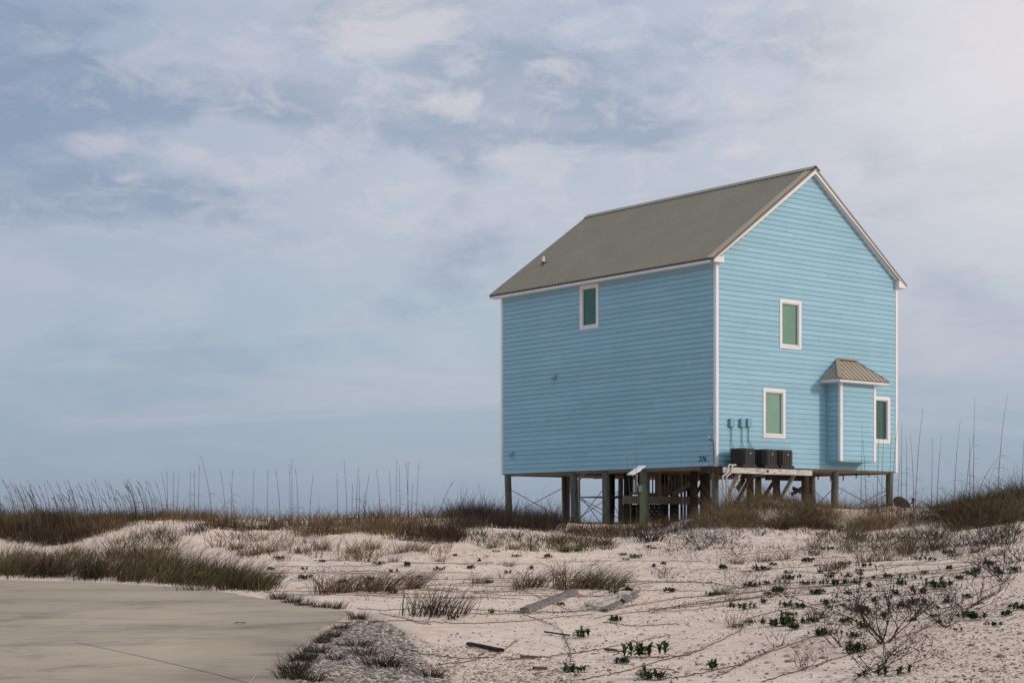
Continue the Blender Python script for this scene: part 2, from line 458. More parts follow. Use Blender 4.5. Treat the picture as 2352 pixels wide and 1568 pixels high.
# wind-blown hummocks along the crest
cr = np.exp(-((GY-50)/5.0)**2) * (GX < 14); GZ += cr * np.maximum(fbm(GX*.8, GY*.5, 3, 55), -.1)*.18
fade = np.clip((GY-78)/30, 0, 1); GZ = GZ*(1-fade) + (-4.0)*fade
fade = np.clip((np.abs(GX)-60)/200, 0, 1) ; GZ = GZ*(1-fade) + .3*fade*(GY < 60) + (-4.0)*fade*(GY >= 60)
ins = in_poly(GX, GY, dense)
core = ins.copy()
for ox, oy in ((.28, 0), (-.28, 0), (0, .28), (0, -.28)): core &= in_poly(GX+ox, GY+oy, dense)
near_ = np.zeros_like(ins)
for ox, oy in ((.3, 0), (-.3, 0), (0, .3), (0, -.3), (.2, .2), (-.2, -.2), (.2, -.2), (-.2, .2)): near_ |= in_poly(GX+ox, GY+oy, dense)
GZ = np.where(near_ | ins, np.minimum(np.maximum(GZ, .012*GY-.016), np.where(ins, .012*GY-.012, .012*GY+.02)), GZ)
GZ = np.where(core, .012*GY - .07, GZ)
sl = np.where((GY < 40) & (GX < 2) & ~ins, np.clip(GZ, -.3, 9), GZ); GZ = sl
def zg(X, Y):
    X = np.asarray(X, float); Y = np.asarray(Y, float)
    i = np.clip(np.searchsorted(gx, X)-1, 0, len(gx)-2); j = np.clip(np.searchsorted(gy, Y)-1, 0, len(gy)-2)
    tx = (X-gx[i])/(gx[i+1]-gx[i]); ty = (Y-gy[j])/(gy[j+1]-gy[j])
    return (GZ[j, i]*(1-tx)+GZ[j, i+1]*tx)*(1-ty) + (GZ[j+1, i]*(1-tx)+GZ[j+1, i+1]*tx)*ty
Dm = np.arange(9, 66, .1)
def hit(px, py):
    """first ground point seen at a frame position"""
    X = (px-CX)/FP*Dm; z = EYE-(py-HY)/FP*Dm; g = zg(X, Dm)
    k = np.where(g >= z)[0]
    if len(k) == 0:
        sc_ = (g-z); kk = int(np.argmax(np.where(Dm > 40, sc_, -9)))
    else: kk = k[0]
    D = Dm[kk]; return (float((px-CX)/FP*D), float(D), float(g[kk]))
def hits(px, py):
    px = np.asarray(px, float); py = np.asarray(py, float)
    X = (px[:, None]-CX)/FP*Dm[None]; z = EYE-(py[:, None]-HY)/FP*Dm[None]
    g = zg(X, np.broadcast_to(Dm, X.shape)); ok = g >= z
    k = np.where(ok.any(1), ok.argmax(1), -1)
    good = k >= 0; D = Dm[k]
    X = (px-CX)/FP*D
    return np.stack([X, D, zg(X, D)], 1)[good]
# gravel zone: attribute on the ground
gpoly = [drv(*p) for p in ((655, 1600), (655, 1560), (700, 1475), (800, 1418), (850, 1405), (930, 1445), (960, 1500), (1010, 1560), (1060, 1620))]
from math import hypot
gm = in_poly(GX, GY, np.array(gpoly)).astype(float)
for _ in range(3):
    gm[1:-1, 1:-1] = (gm[1:-1, 1:-1]*2+gm[:-2, 1:-1]+gm[2:, 1:-1]+gm[1:-1, :-2]+gm[1:-1, 2:])/6
ny, nx = GX.shape
idx = np.arange(nx*ny).reshape(ny, nx)
F = np.stack([idx[:-1, :-1], idx[:-1, 1:], idx[1:, 1:], idx[1:, :-1]], -1).reshape(-1, 4)
me = mesh_np('ground', np.stack([GX, GY, GZ], -1).reshape(-1, 3), F, tint=gm.ravel(), mats=[M['sand']], smooth=True)
tag(link('ground', me), 'pale sand dunes rising from the driveway to the house', 'ground', kind='structure')

# sea far behind the dunes
m, nt, b = newmat('hazy_sea_water'); b.inputs['Base Color'].default_value = (.10, .15, .19, 1)
b.inputs['Roughness'].default_value = .18; bump(nt, b, noise(nt, .8, 4, .6), .3, .05)
sea = MB(); sea.poly([(-4000, 84, -2.2), (4000, 84, -2.2), (4000, 4500, -2.2), (-4000, 4500, -2.2)])
tag(sea.build('sea_water', m), 'calm hazy sea far behind the dunes', 'water', kind='structure')

# driveway slab
dm = MB()
top = [(p[0], p[1], .012*p[1]) for p in dense]; bot = [(x, y, z-.14) for x, y, z in top]
k = len(top); dm.add(top+bot, [tuple(range(k))] + [(i, i+k, (i+1) % k+k, (i+1) % k) for i in range(k)])
dw = dm.build('driveway', M['concrete']); tag(dw, 'bare stained concrete driveway slab beside the dunes', 'driveway', kind='structure')
def strip(pts, w, mat, name):
    s = MB(); q = []
    for px, py in pts:
        q.append(Vector((*drv(px, py), 0)))
    for i in range(len(q)-1):
        d = (q[i+1]-q[i]).normalized(); r = Vector((-d.y, d.x, 0))*w/2
        vs = [q[i]-r, q[i]+r, q[i+1]+r, q[i+1]-r]
        s.poly([(v.x, v.y, .012*v.y+.004) for v in vs])
    return s.build(name, mat, dw)
strip(((172, 1474), (240, 1488), (330, 1508), (430, 1532), (500, 1549), (575, 1569), (640, 1586)), .011, M['joint'], 'control_joint')
strip(((738, 1441), (690, 1478), (650, 1508), (590, 1548), (560, 1580)), .012, M['joint2'], 'faint_joint')

# ------------------------------------------------------------------ THE HOUSE
house = empty('beach_house', (NC[0], NC[1], 0), YAW)
tag(house, 'light blue two storey clapboard house raised on wooden pilings with taupe metal roof', 'house')

REV = 6.6/39
def siding(name, x0, x1, zlo, zhi, axis, parent, topfun=None, holes=(), off=0.0, flip=1, rows=None):
    """lap siding. axis 'y': wall in plane y=off facing -y, runs along x. axis 'x': plane x=off facing -x, runs along y"""
    mb = MB()
    n_ = int(math.ceil((zhi-zlo)/REV - 1e-6))
    def pt(u, d, z):
        return (u, off - d, z) if axis == 'y' else (off - d, u, z)
    for i in range(n_):
        za = zlo + i*REV; zb_ = min(za+REV, zhi)
        ivs = [(x0, x1)]
        if topfun:
            lo, hi = topfun(za); lo2, hi2 = topfun(zb_)
            if hi <= lo: break
            ivs = [(lo, hi)]
        for (hx0, hx1, hz0, hz1) in holes:
            if za < hz1 and zb_ > hz0:
                nv = []
                for a_, b_ in ivs:
                    if hx0 > a_: nv.append((a_, min(hx0, b_)))
                    if hx1 < b_: nv.append((max(hx1, a_), b_))
                ivs = [v for v in nv if v[1]-v[0] > .01]
                if hz1 < zb_: mb.poly([pt(hx0, .012, hz1), pt(hx1, .012, hz1), pt(hx1, .006, zb_), pt(hx0, .006, zb_)], 0, .5)
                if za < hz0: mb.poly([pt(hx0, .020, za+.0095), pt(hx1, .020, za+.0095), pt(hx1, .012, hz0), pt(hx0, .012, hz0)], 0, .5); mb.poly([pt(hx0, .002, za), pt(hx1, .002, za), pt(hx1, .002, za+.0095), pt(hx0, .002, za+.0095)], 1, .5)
        sx = random.uniform(0, 3.66); seams = []
        s_ = x0 + sx
        while s_ < x1: seams.append(s_); s_ += 3.66
        for (a_, b_) in ivs:
            cuts = [a_] + [s for s in seams if a_+.1 < s < b_-.1] + [b_]
            for j in range(len(cuts)-1):
                c0, c1 = cuts[j], cuts[j+1]-(.0018 if j < len(cuts)-2 else 0)
                t0, t1 = c0, c1
                if topfun:
                    l2, h2 = topfun(zb_); t0 = max(c0, l2); t1 = min(c1, h2)
                    if t1 < t0: t0 = t1 = (t0+t1)/2
                tt = random.random()
                g = .0095
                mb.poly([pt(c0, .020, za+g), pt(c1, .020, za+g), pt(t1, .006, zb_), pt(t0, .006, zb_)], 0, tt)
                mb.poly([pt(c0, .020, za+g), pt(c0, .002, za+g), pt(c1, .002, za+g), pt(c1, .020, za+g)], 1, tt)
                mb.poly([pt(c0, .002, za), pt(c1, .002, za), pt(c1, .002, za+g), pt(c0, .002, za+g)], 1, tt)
    # backing sheet with the holes left open is given by the courses themselves; add a hidden backer
    return mb.build(name, [M['blue'], M['groove_shade']], parent)

# windows: (axis, u0, u1, z0, z1)
def rect_y(tl, br, yl=0):
    a = on_y(*tl, yl); b = on_y(*br, yl); return (a[0], b[0], b[2], a[2])
Z3 = lambda x, y: (2800+x/1.96, 1100+y/1.96)
w_up = rect_y(Z3(621, 187), Z3(790, 586)); w_lo = rect_y(Z3(490, 884), Z3(665, 1281))
def midz(tl, bl, tr, br):
    a, b, c, d = [on_y(*Z3(*p)) for p in (tl, bl, tr, br)]
    return ((a[0]+b[0])/2, (c[0]+d[0])/2, (b[2]+d[2])/2, (a[2]+c[2])/2)
w_up = midz((621, 186), (621, 570), (790, 205), (789, 587))
w_lo = midz((489, 883), (493, 1272), (664, 896), (665, 1281))
r_tr = on_y(*Z3(1483, 957)); r_br = on_y(*Z3(1487, 1321)); ww = w_up[1]-w_up[0]
w_rt = (r_tr[0]-ww+.0, (r_tr[0]+r_br[0])/2, r_br[2], r_tr[2])
Z4 = lambda x, y: (1900+x/1.96, 600+y/1.96)
a = on_x(*Z4(824, 1066)); b_ = on_x(*Z4(828, 1412)); c = on_x(*Z4(970, 1034)); d = on_x(*Z4(971, 1391))
w_left = ((c[1]+d[1])/2, (a[1]+b_[1])/2, (b_[2]+d[2])/2, ZE - .02)

SL = (ZR - 10.317) / (W/2 + .326)
def gable_top(z):
    z2 = z + .185          # stay under the roof soffit
    if z2 <= ZR - SL*W/2: return (0, W)
    k = (ZR - z2)/SL
    return (W/2-k, W/2+k)
T = .115
def inner(w): return (w[0]+T-.01, w[1]-T+.01, w[2]+T-.01, w[3]-T+.01)
gw = siding('gable_wall', 0, W, ZB, ZR-.19, 'y', house, gable_top, [inner(w) for w in (w_up, w_lo, w_rt)])
lw = siding('long_wall', 0, L, ZB, ZE, 'x', house, None, [inner(w_left)])
# rear and right walls, same cladding
rw = MB(); rw.poly([(W, 0, ZB), (W, L, ZB), (W, L, ZE), (W, 0, ZE)]); rw.poly([(0, L, ZB), (0, L, ZE), (W/2, L, ZR-.15), (W, L, ZE), (W, L, ZB)])
rw.build('rear_wall', M['blue'], house)

def window(w, axis, blind, lab=None):
    u0, u1, z0, z1 = w
    e = empty('window', (0, 0, 0), 0, house)
    if lab: e['label'] = lab
    def bx(mb, a0, a1, d0, d1, c0, c1, mi=0):
        if axis == 'y': mb.box(a0, a1, -d1, -d0, c0, c1, mi)
        else: mb.box(-d1, -d0, a0, a1, c0, c1, mi)
    fr = MB()
    bx(fr, u0, u0+T, -.08, .036, z0, z1); bx(fr, u1-T, u1, -.08, .036, z0, z1)
    bx(fr, u0+T, u1-T, -.08, .034, z1-T, z1); bx(fr, u0+T, u1-T, -.08, .034, z0, z0+T)
    fr.build('frame', M['white'], e, bevel=.004)
    sl = MB(); bx(sl, u0+T*.7, u1-T*.7, .034, .05, z0+T-.03, z0+T-.012); sl.build('sill', M['white'], e)
    sa = MB(); s0, s1, q0, q1 = u0+T, u1-T, z0+T, z1-T; k = .035
    bx(sa, s0, s0+k, -.05, .004, q0, q1); bx(sa, s1-k, s1, -.05, .004, q0, q1)
    bx(sa, s0+k, s1-k, -.05, .002, q0, q0+k); bx(sa, s0+k, s1-k, -.05, .002, q1-k, q1)
    sa.build('sash', M['sash'], e)
    gl = MB()
    if axis == 'y': gl.poly([(s0+k, .02, q0+k), (s1-k, .02, q0+k), (s1-k, .02, q1-k), (s0+k, .02, q1-k)])
    else: gl.poly([(.02, s0+k, q0+k), (.02, s0+k, q1-k), (.02, s1-k, q1-k), (.02, s1-k, q0+k)])
    gl.build('pane', M['glass'], e)
    if blind == 'slats':
        bl = MB(); z = q0+.02
        while z < q1-.05:
            if axis == 'y': bl.poly([(s0, .064, z), (s1, .062, z), (s1, .072, z+.050), (s0, .072, z+.050)])
            z += .066
        bx(bl, s0-.02, s1+.02, -.085, -.08, q0-.02, q1+.02, 1)
        bl.build('blind', [M['blind'], M['shade']], e)
    else:
        bl = MB(); bx(bl, s0-.02, s1+.02, -.14 if blind == 'room' else -.07, -.13 if blind == 'room' else -.066, q0-.02, q1+.02)
        if blind == 'room':
            bx(bl, s0+.05, s0+.32, -.12, -.115, q0+.72, q0+.95, 1)
        bl.build({'room': 'curtain', 'fine': 'blind', 'shade': 'shade'}[blind], [{'room': M['room'], 'fine': M['blind'], 'shade': M['shade']}[blind], M['blind']], e)
    return e
window(w_up, 'y', 'slats', 'upper gable window with pale slatted blind')
window(w_lo, 'y', 'fine', 'lower gable window with drawn pale green blind above the air conditioners')
window(w_rt, 'y', 'room', 'dark green gable window partly behind the bump out')
window(w_left, 'x', 'shade', 'narrow teal window high on the long wall under the eave')

# corner trims, skirts
for (x, y, nm) in ((0, 0, 'near'), (W, 0, 'right'), (0, L, 'left')):
    t = MB(); k = .10
    zt = ZE - .01
    if nm == 'near':
        t.box(-.030, .085, -.030, 0, ZB-.02, zt); t.box(-.030, 0, 0, .085, ZB-.02, zt)
    elif nm == 'right':
        t.box(W-.085, W+.03, -.03, 0, ZB-.02, zt); t.box(W, W+.03, 0, .085, ZB-.02, zt)
    else:
        t.box(-.03, 0, L-.085, L+.03, ZB-.02, zt); t.box(0, .085, L, L+.03, ZB-.02, zt)
    t.build('corner_trim', M['white'], house)

# roof
def roofz(x): return ZR - SL*abs(x-W/2)
OHE, OHN, OHF = .326, .212, .352
Y0, Y1 = -OHN, L+OHF
rf = MB()
prof = []; y = Y0; p_ = .152
while y < Y1-.001:
    for dy, dz in ((0, 0), (.080, 0), (.096, .034), (.122, .034), (.138, 0)):
        if y+dy < Y1: prof.append((y+dy, dz))
    y += p_
prof.append((Y1, 0))
for side in (-1, 1):
    xe = W/2 + side*(W/2+OHE)
    vs = []; nrm = Vector((side*SL, 0, 1)).normalized()
    for yy, dz in prof:
        for x in (xe, W/2):
            vs.append((x + nrm.x*dz, yy, roofz(x) + nrm.z*dz))
    fs = [((2*i, 2*i+1, 2*i+3, 2*i+2) if side < 0 else (2*i, 2*i+2, 2*i+3, 2*i+1)) for i in range(len(prof)-1)]
    per = 5
    for fi, f in enumerate(fs):
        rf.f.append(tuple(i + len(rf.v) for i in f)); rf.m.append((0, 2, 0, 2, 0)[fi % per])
    rf.v += [tuple(p) for p in vs]; rf.t += [.5]*len(vs)
    # dark strip painting the shadow gap under the sheets, then their underside
    rf.poly([(xe, Y0, roofz(xe)-.004), (xe, Y1, roofz(xe)-.004), (xe - side*.0, Y1, roofz(xe)-.055), (xe - side*.0, Y0, roofz(xe)-.055)], 1)
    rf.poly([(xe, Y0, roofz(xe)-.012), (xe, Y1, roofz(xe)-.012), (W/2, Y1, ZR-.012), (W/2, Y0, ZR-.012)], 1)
roof = rf.build('roof', [M['roof'], M['roofedge_and_shade'], M['roofside_shade']], house)
rc = MB()
for side in (-1, 1):
    xa = W/2 + side*.19; o = .06
    rc.poly([(W/2, Y0-.02, ZR+o), (W/2, Y1+.02, ZR+o), (xa, Y1+.02, roofz(xa)+o), (xa, Y0-.02, roofz(xa)+o)])
    rc.poly([(xa, Y0-.02, roofz(xa)+o), (xa, Y1+.02, roofz(xa)+o), (xa+side*.004, Y1+.02, roofz(xa)+.012), (xa+side*.004, Y0-.02, roofz(xa)+.012)], 1)  # lip coloured dark to paint the shadow below the cap
rc.build('ridge_cap', [M['roof'], M['roofedge_and_shade']], roof)
for side in (-1, 1):
    rt = MB(); xe = W/2 + side*(W/2+OHE+.01)
    for ya, yb in ((Y0-.04, Y0+.30),) if True else ():
        rt.poly([(xe, ya, roofz(xe)-.06), (W/2, ya, ZR-.06), (W/2, yb, ZR+.05), (xe, yb, roofz(xe)+.05)])
        rt.poly([(xe, ya, roofz(xe)-.06), (W/2, ya, ZR-.06), (W/2, ya, ZR-.085), (xe, ya, roofz(xe)-.085)])
    rt.build('rake_trim', M['rooftrim'], roof)
# screw heads in rows
sc_ = MB()
for r in range(1, 9):
    x = -OHE + (W/2+OHE)*(r-.4)/8.2
    y = Y0+.12
    k = 0
    while y < Y1:
        if k % 2 == 0 or True:
            z = roofz(x)+.041
            if random.random() < .8:
                q = .016; sc_.poly([(x-q, y-q, z-SL*q), (x+q, y-q, z+SL*q), (x+q, y+q, z+SL*q), (x-q, y+q, z-SL*q)])
        y += p_*2; k += 1
so = sc_.build('screw_row', M['roofedge_and_shade'], roof); so['kind'] = 'stuff'
# sheet overlap line and scuffs
for (sa, sb) in (((1400, 865), (1640, 660)), ((1190, 960), (1250, 905))):
    ov = MB(); pts = []
    for p in (sa, sb):
        # ray-plane with left roof slope: iterate on x
        sx, sy = Z4(*p); lo, hi = -OHE, W/2
        for _ in range(40):
            mid = (lo+hi)/2; q = on_x(sx, sy, mid)
            if q[2] > roofz(mid): lo = mid
            else: hi = mid
        pts.append(q)
    ov.bar((pts[0][0], pts[0][1], pts[0][2]+.014), (pts[1][0], pts[1][1], pts[1][2]+.014), .02, .012)
    ov.build('sheet_lap', M['roofedge_and_shade'], roof)
# vent pipe
sx, sy = Z4(536, 897); lo, hi = -OHE, W/2
for _ in range(40):
    mid = (lo+hi)/2; q = on_x(sx, sy, mid)
    if q[2] > roofz(mid): lo = mid
    else: hi = mid
vp = MB(); vp.tube([(q[0], q[1], q[2]-.1), (q[0], q[1], q[2]+.10)], .062, 14, 1); vp.tube([(q[0], q[1], q[2]+.10), (q[0], q[1], q[2]+.30)], .055, 14, 0)
vp.bar((q[0]-.13, q[1], roofz(q[0]-.13)+.026), (q[0]+.13, q[1], roofz(q[0]+.13)+.026), .24, .012, mi=1)
vp.build('vent_pipe', [M['white'], M['black']], roof)

# eaves: fascia, soffit, rake boards
for side in (-1, 1):
    e = MB(); xe = -OHE+.02 if side < 0 else W+OHE-.02; xw = 0 if side < 0 else W
    z1 = 10.317-.05; z0 = ZE+.0
    a0, a1 = min(xe, xe-side*.025), max(xe, xe-side*.025)
    e.box(a0, a1, Y0+.03, Y1-.03, z0-.012, z1)
    e.build('fascia', M['white'], house)
    s = MB(); b0, b1 = min(xe-side*.025, xw), max(xe-side*.025, xw)
    s.box(b0, b1, Y0+.03, Y1-.03, z0+.0, z0+.02); s.build('soffit', M['white'], house)
for ya, yb in ((Y0+.002, Y0+.032), (Y1-.032, Y1-.002)):
    for side in (-1, 1):
        rb = MB(); xe = W/2+side*(W/2+OHE-.02)
        t_ = .045; h_ = .165
        zl = max(roofz(xe)-t_-h_, ZE-.012)
        vs = [(xe, ya, roofz(xe)-t_), (W/2, ya, ZR-t_), (W/2, ya, ZR-t_-h_), (xe, ya, zl)]
        vb = [(x, yb, z) for x, _, z in vs]
        rb.add(vs+vb, [(0, 1, 2, 3), (7, 6, 5, 4), (0, 4, 5, 1), (1, 5, 6, 2), (2, 6, 7, 3), (3, 7, 4, 0)])
        rb.build('rake_board', M['white'], house)
for ya, yb in ((Y0+.032, 0), (L, Y1-.032)):
    for side in (-1, 1):
        rs = MB(); xe = W/2+side*(W/2+.05); t_ = .19
        rs.poly([(xe, ya, roofz(xe)-t_), (xe, yb, roofz(xe)-t_), (W/2, yb, ZR-t_), (W/2, ya, ZR-t_)])
        rs.build('rake_soffit', M['white'], house)
# cornice return boxes
for side in (-1, 1):
    b = MB(); x0 = -OHE+.02 if side < 0 else W-.12; x1 = .16 if side < 0 else W+OHE-.02
    zt = 10.33 if side < 0 else 10.33
    prof_ = [(x0, ZE-.012), (x1, ZE-.012), (x1, min(roofz(x1)-.1, ZE+.22)), (x0, min(roofz(x0)-.06, ZE+.1) if side < 0 else roofz(x0)-.2)]
    vs = [(x, Y0+.005, z) for x, z in prof_] + [(x, -.02, z) for x, z in prof_]
    b.add(vs, [(0, 1, 2, 3), (7, 6, 5, 4), (0, 4, 5, 1), (1, 5, 6, 2), (2, 6, 7, 3), (3, 7, 4, 0)])
    b.build('cornice_return', M['white'], house)

# the bump out with its own hip roof
bay = empty('bay_extension', (0, 0, 0), 0, house)
BX0, BX1, BD, BZ0, BZ1 = 5.43, 7.288, .62, 3.894, 6.62
siding('bay_front', BX0, BX1, BZ0, BZ1, 'y', bay, off=-BD)
# left cheek (runs along y from -BD to 0)
siding('bay_side', -BD, 0, BZ0, BZ1, 'x', bay, off=BX0)
ck = MB(); ck.poly([(BX1, -BD, BZ0), (BX1, 0, BZ0), (BX1, 0, BZ1), (BX1, -BD, BZ1)]); ck.build('bay_side', M['blue'], bay)
bt = MB(); bt.box(BX0-.026, BX0+.10, -BD-.028, -BD, BZ0-.01, BZ1); bt.box(BX0-.026, BX0, -BD, -BD+.07, BZ0-.01, BZ1)
bt.build('bay_corner_trim', M['white'], bay)
bt = MB(); bt.box(BX1-.10, BX1+.026, -BD-.028, -BD, BZ0-.01, BZ1); bt.box(BX1, BX1+.026, -BD, -BD+.07, BZ0-.01, BZ1)
bt.build('bay_corner_trim', M['white'], bay)
bt = MB(); bt.box(BX0-.026, BX0, -.05, -.021, BZ0, BZ1); bt.build('inner_corner_bead', M['bluepart'], bay)
bb = MB(); bb.box(BX0-.02, BX1+.02, -BD-.02, 0, BZ0-.045, BZ0); bb.build('bay_floor', M['bluepart'], bay)
e0, e1, ey = BX0-.345, BX1+.42, -(BD+.285); ez = 6.66; az = 7.42; ax0, ax1 = 6.0, 6.93
bf = MB(); bf.box(e0+.01, e1-.01, ey+.01, 0, 6.555, 6.575); 
bf.box(e0+.01, e1-.01, ey+.01, ey+.035, 6.545, 6.655); bf.box(e0+.01, e0+.035, ey+.035, -.02, 6.545, 6.655); bf.box(e1-.035, e1-.01, ey+.035, -.02, 6.545, 6.655)
bf.build('bay_fascia', M['white'], bay)
br = MB()
A0, A1 = Vector((ax0, -.03, az)), Vector((ax1, -.03, az))
E0, E1, B0, B1 = Vector((e0, ey, ez)), Vector((e1, ey, ez)), Vector((e0, -.02, ez)), Vector((e1, -.02, ez))
br.poly([E0, E1, A1, A0]); br.poly([B0, E0, A0]); br.poly([E1, B1, A1])
nrm = (E1-E0).cross(A0-E0).normalized()
# ribs on the front slope, clipped by the hips
k = 0; x = e0+.14
while x < e1-.05:
    # find top parameter where the rib meets hip or apex line
    def topat(x):
        if x < ax0: t = (x-e0)/(ax0-e0)
        elif x > ax1: t = (e1-x)/(e1-ax1)
        else: t = 1
        return E0.y + (A0.y-E0.y)*t, E0.z + (A0.z-E0.z)*t
    yt, zt = topat(x)
    br.bar(Vector((x, E0.y, E0.z))+nrm*.012, Vector((x, yt, zt))+nrm*.012, .035, .03, up=nrm)
    x += .2285
for s_, (Ea, Ba, Aa) in ((-1, (E0, B0, A0)), (1, (E1, B1, A1))):
    nn = (Ba-Ea).cross(Aa-Ea).normalized() * (-s_ if s_ < 0 else -1)
    if nn.z < 0: nn = -nn
    for t in (.25, .5, .75):
        p = Ea.lerp(Ba, t); yy = p.y
        # meets the hip line
        tt = (p.y-Ea.y)/(Aa.y-Ea.y); q = Vector((Ea.x+(Aa.x-Ea.x)*tt, p.y, Ea.z+(Aa.z-Ea.z)*tt))
        br.bar(p+nn*.012, q+nn*.012, .035, .03, up=nn)
br.poly([(e0, ey, ez-.002), (e1, ey, ez-.002), (e1, ey, ez-.03), (e0, ey, ez-.03)], 1)
br.build('bay_roof', [M['roof'], M['roofedge_and_shade']], bay)
hp = MB()
hp.bar(E0+Vector((0, 0, .035)), A0+Vector((0, 0, .035)), .15, .02); hp.bar(E1+Vector((0, 0, .035)), A1+Vector((0, 0, .035)), .10, .02)
hp.bar(A0+Vector((-.03, -.03, .02)), A1+Vector((.05, -.03, .02)), .16, .03)
hp.build('hip_cap', M['roof'], bay)

# wall fittings
Z1 = lambda x, y: (1900+x/2.352, 1700+y/2.352)
Z2 = lambda x, y: (2700+x/2.352, 1700+y/2.352)
for p in (Z1(350, 265), (1275*S, 865*S)):
    q = on_x(*p); v = MB(); y, z = q[1], q[2]
    vs = [(-.02, y-.09, z+.09), (-.02, y+.09, z+.09), (-.02, y-.09, z-.06), (-.02, y+.09, z-.06), (-.15, y-.09, z-.03), (-.15, y+.09, z-.03), (-.13, y-.09, z-.075), (-.13, y+.09, z-.075)]
    v.add(vs, [(0, 1, 5, 4), (4, 5, 7, 6), (0, 4, 6, 2), (1, 3, 7, 5)]); v.box(-.03, -.015, y-.11, y+.11, z-.09, z+.11)
    v.build('wall_vent', M['bluepart'], house)
q = on_x(*Z3(75, 1122)); v = MB(); v.tube([(-.018, q[1], q[2]), (-.045, q[1], q[2])], .11, 20); v.build('round_wall_cap', M['blue'], house)
cbl = MB(); cbl.tube([on_x(*Z1(a_, b_), -.04) for a_, b_ in ((2205, 118), (2208, 132), (2222, 140), (2240, 148), (2246, 190), (2248, 260), (2249, 320), (2252, 372))], .011, 6)
q = on_x(*Z1(2204, 112), -.04); cbl.box(-.06, -.02, q[1]-.03, q[1]+.03, q[2]-.04, q[2]+.04, 1)
cbl.build('wall_cable', [M['numeral'], M['white']], house)
hn = empty('house_number', (0, 0, 0), 0, house)
q = on_x(*Z1(2143, 316))
for i, ch in enumerate('276'):
    cu = bpy.data.curves.new('digit', 'FONT'); cu.body = ch; cu.size = .235; cu.extrude = .004; cu.shear = .25; cu.align_x = 'CENTER'; cu.offset = .001
    tmp = bpy.data.objects.new('digit_source', cu); col.objects.link(tmp)
    dg = bpy.context.evaluated_depsgraph_get(); mm = bpy.data.meshes.new_from_object(tmp.evaluated_get(dg))
    bpy.data.objects.remove(tmp); bpy.data.curves.remove(cu)
    # text x axis -> -y of the house, text y -> z, facing -x
    mat = Matrix(((0, 0, -1, -.03), (-1, 0, 0, q[1] + .12 - i*.12), (0, 1, 0, q[2]-.085), (0, 0, 0, 1)))
    mm.transform(mat); mm.materials.clear(); mm.materials.append(M['numeral'])
    o = link('digit', mm, hn)
for p, w_ in ((236, 32), (319, 32), (371, 32)):
    a_ = on_y(*Z3(p, 1156)); mbx = empty('meter_box', (0, 0, 0), 0, house)
    v = MB(); v.box(a_[0]-.09, a_[0]+.09, -.11, -.018, a_[2]-.15, a_[2]+.13); v.box(a_[0]-.10, a_[0]+.10, -.125, -.11, a_[2]-.13, a_[2]+.14)
    v.build('box_cover', M['bluepart'], mbx, bevel=.006)
    c_ = MB(); bx2 = {236: 241, 319: 326, 371: 392}[p]; e_ = on_y(*Z3(bx2, 1352)); k_ = on_y(*Z3(p+3, 1290))
    c_.tube([(a_[0]+.02, -.06, a_[2]-.14), (k_[0], -.05, k_[2]), (e_[0], -.09, e_[2]), (e_[0]+.02, -.22, e_[2]-.1)], .017, 8); c_.build('conduit', M['bluepart'], mbx)

# underside, pilings, bracing
fl = MB(); fl.box(.03, W-.03, .03, L-.03, ZB-.03, ZB+.0)
k = .5
fl.build('floor_underside', M['floorwood'], house)
jb = MB()
for x in (.17, 4.6, W-.17): jb.box(x-.06, x+.06, .1, L-.1, ZB-.09, ZB-.03)
for y in (.13, 2.4, 5.0, 8.0, L-.13): jb.box(.3, 4.5, y-.03, y+.03, ZB-.07, ZB-.03); jb.box(4.7, W-.3, y-.03, y+.03, ZB-.07, ZB-.03)
jb.build('floor_beam', M['floorwood'], house)
def piling(x, y, r=.125, top=ZB-.03, bow=.0, mat='piling', name='piling'):
    X, Y = h2w(x, y); zb = float(zg(X, Y))-.5
    v = MB(); pts = []; rr = []
    for i in range(9):
        t = i/8; z = zb+(top-zb)*t
        pts.append((x+.02*math.sin(t*3+x*7), y+.02*math.sin(t*2.3+y*5), z)); rr.append(r*(1.06-.09*t+.02*math.sin(t*9+x)))
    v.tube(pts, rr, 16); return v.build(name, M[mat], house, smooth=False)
def pil_x(sx, xl, **k): q = on_x(sx, 2000, xl); return piling(xl, q[1], **k)
def pil_y(sx, yl, **k): q = on_y(sx, 2000, yl); return piling(q[0], yl, **k)
P0 = on_x(2033, 2000, .15); P1 = on_x(2296, 2000, .15); P2 = on_x(2423, 2000, .15); P3 = on_x(2579, 2000, .15)
piling(.15, min(P0[1], L-.15), r=.125); piling(.15, P1[1], r=.135); piling(.15, P2[1], r=.135); piling(.15, P3[1], r=.14); piling(.16, .2, r=.12)
R1 = on_y(2257, 2000, L-.15); R2 = on_y(2483, 2000, L-.15)
piling(R1[0], L-.15, r=.085); piling(R2[0], L-.15, r=.10)
v = MB(); q = on_y(2271, 2000, L-.2); v.box(q[0]-.06, q[0]+.06, L-.26, L-.14, 1.2, ZB-.03); v.build('square_post', M['beigewood'], house)
G1 = on_y(3339.5, 2000, .15); G2 = on_y(3558, 2000, .15)
piling(G1[0], .15, r=.125); piling(min(G2[0], W-.15), .15, r=.125)
piling(W-.15, 3.81, r=.135)
for (x, y) in ((4.63, 2.81), (W-.2, 6.5), (6.5, 3.25), (4.63, 5.6), (2.4, 3.4), (4.63, .25), (2.6, 7.9)):
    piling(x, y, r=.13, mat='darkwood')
def rod(a_, b__, r=.012, nm='brace_rod', mat='rod'):
    v = MB(); v.tube([a_, b__], r, 6); v.build(nm, M[mat], house)
def lowz(x, y, d=.1):
    X, Y = h2w(x, y); return float(zg(X, Y))+d
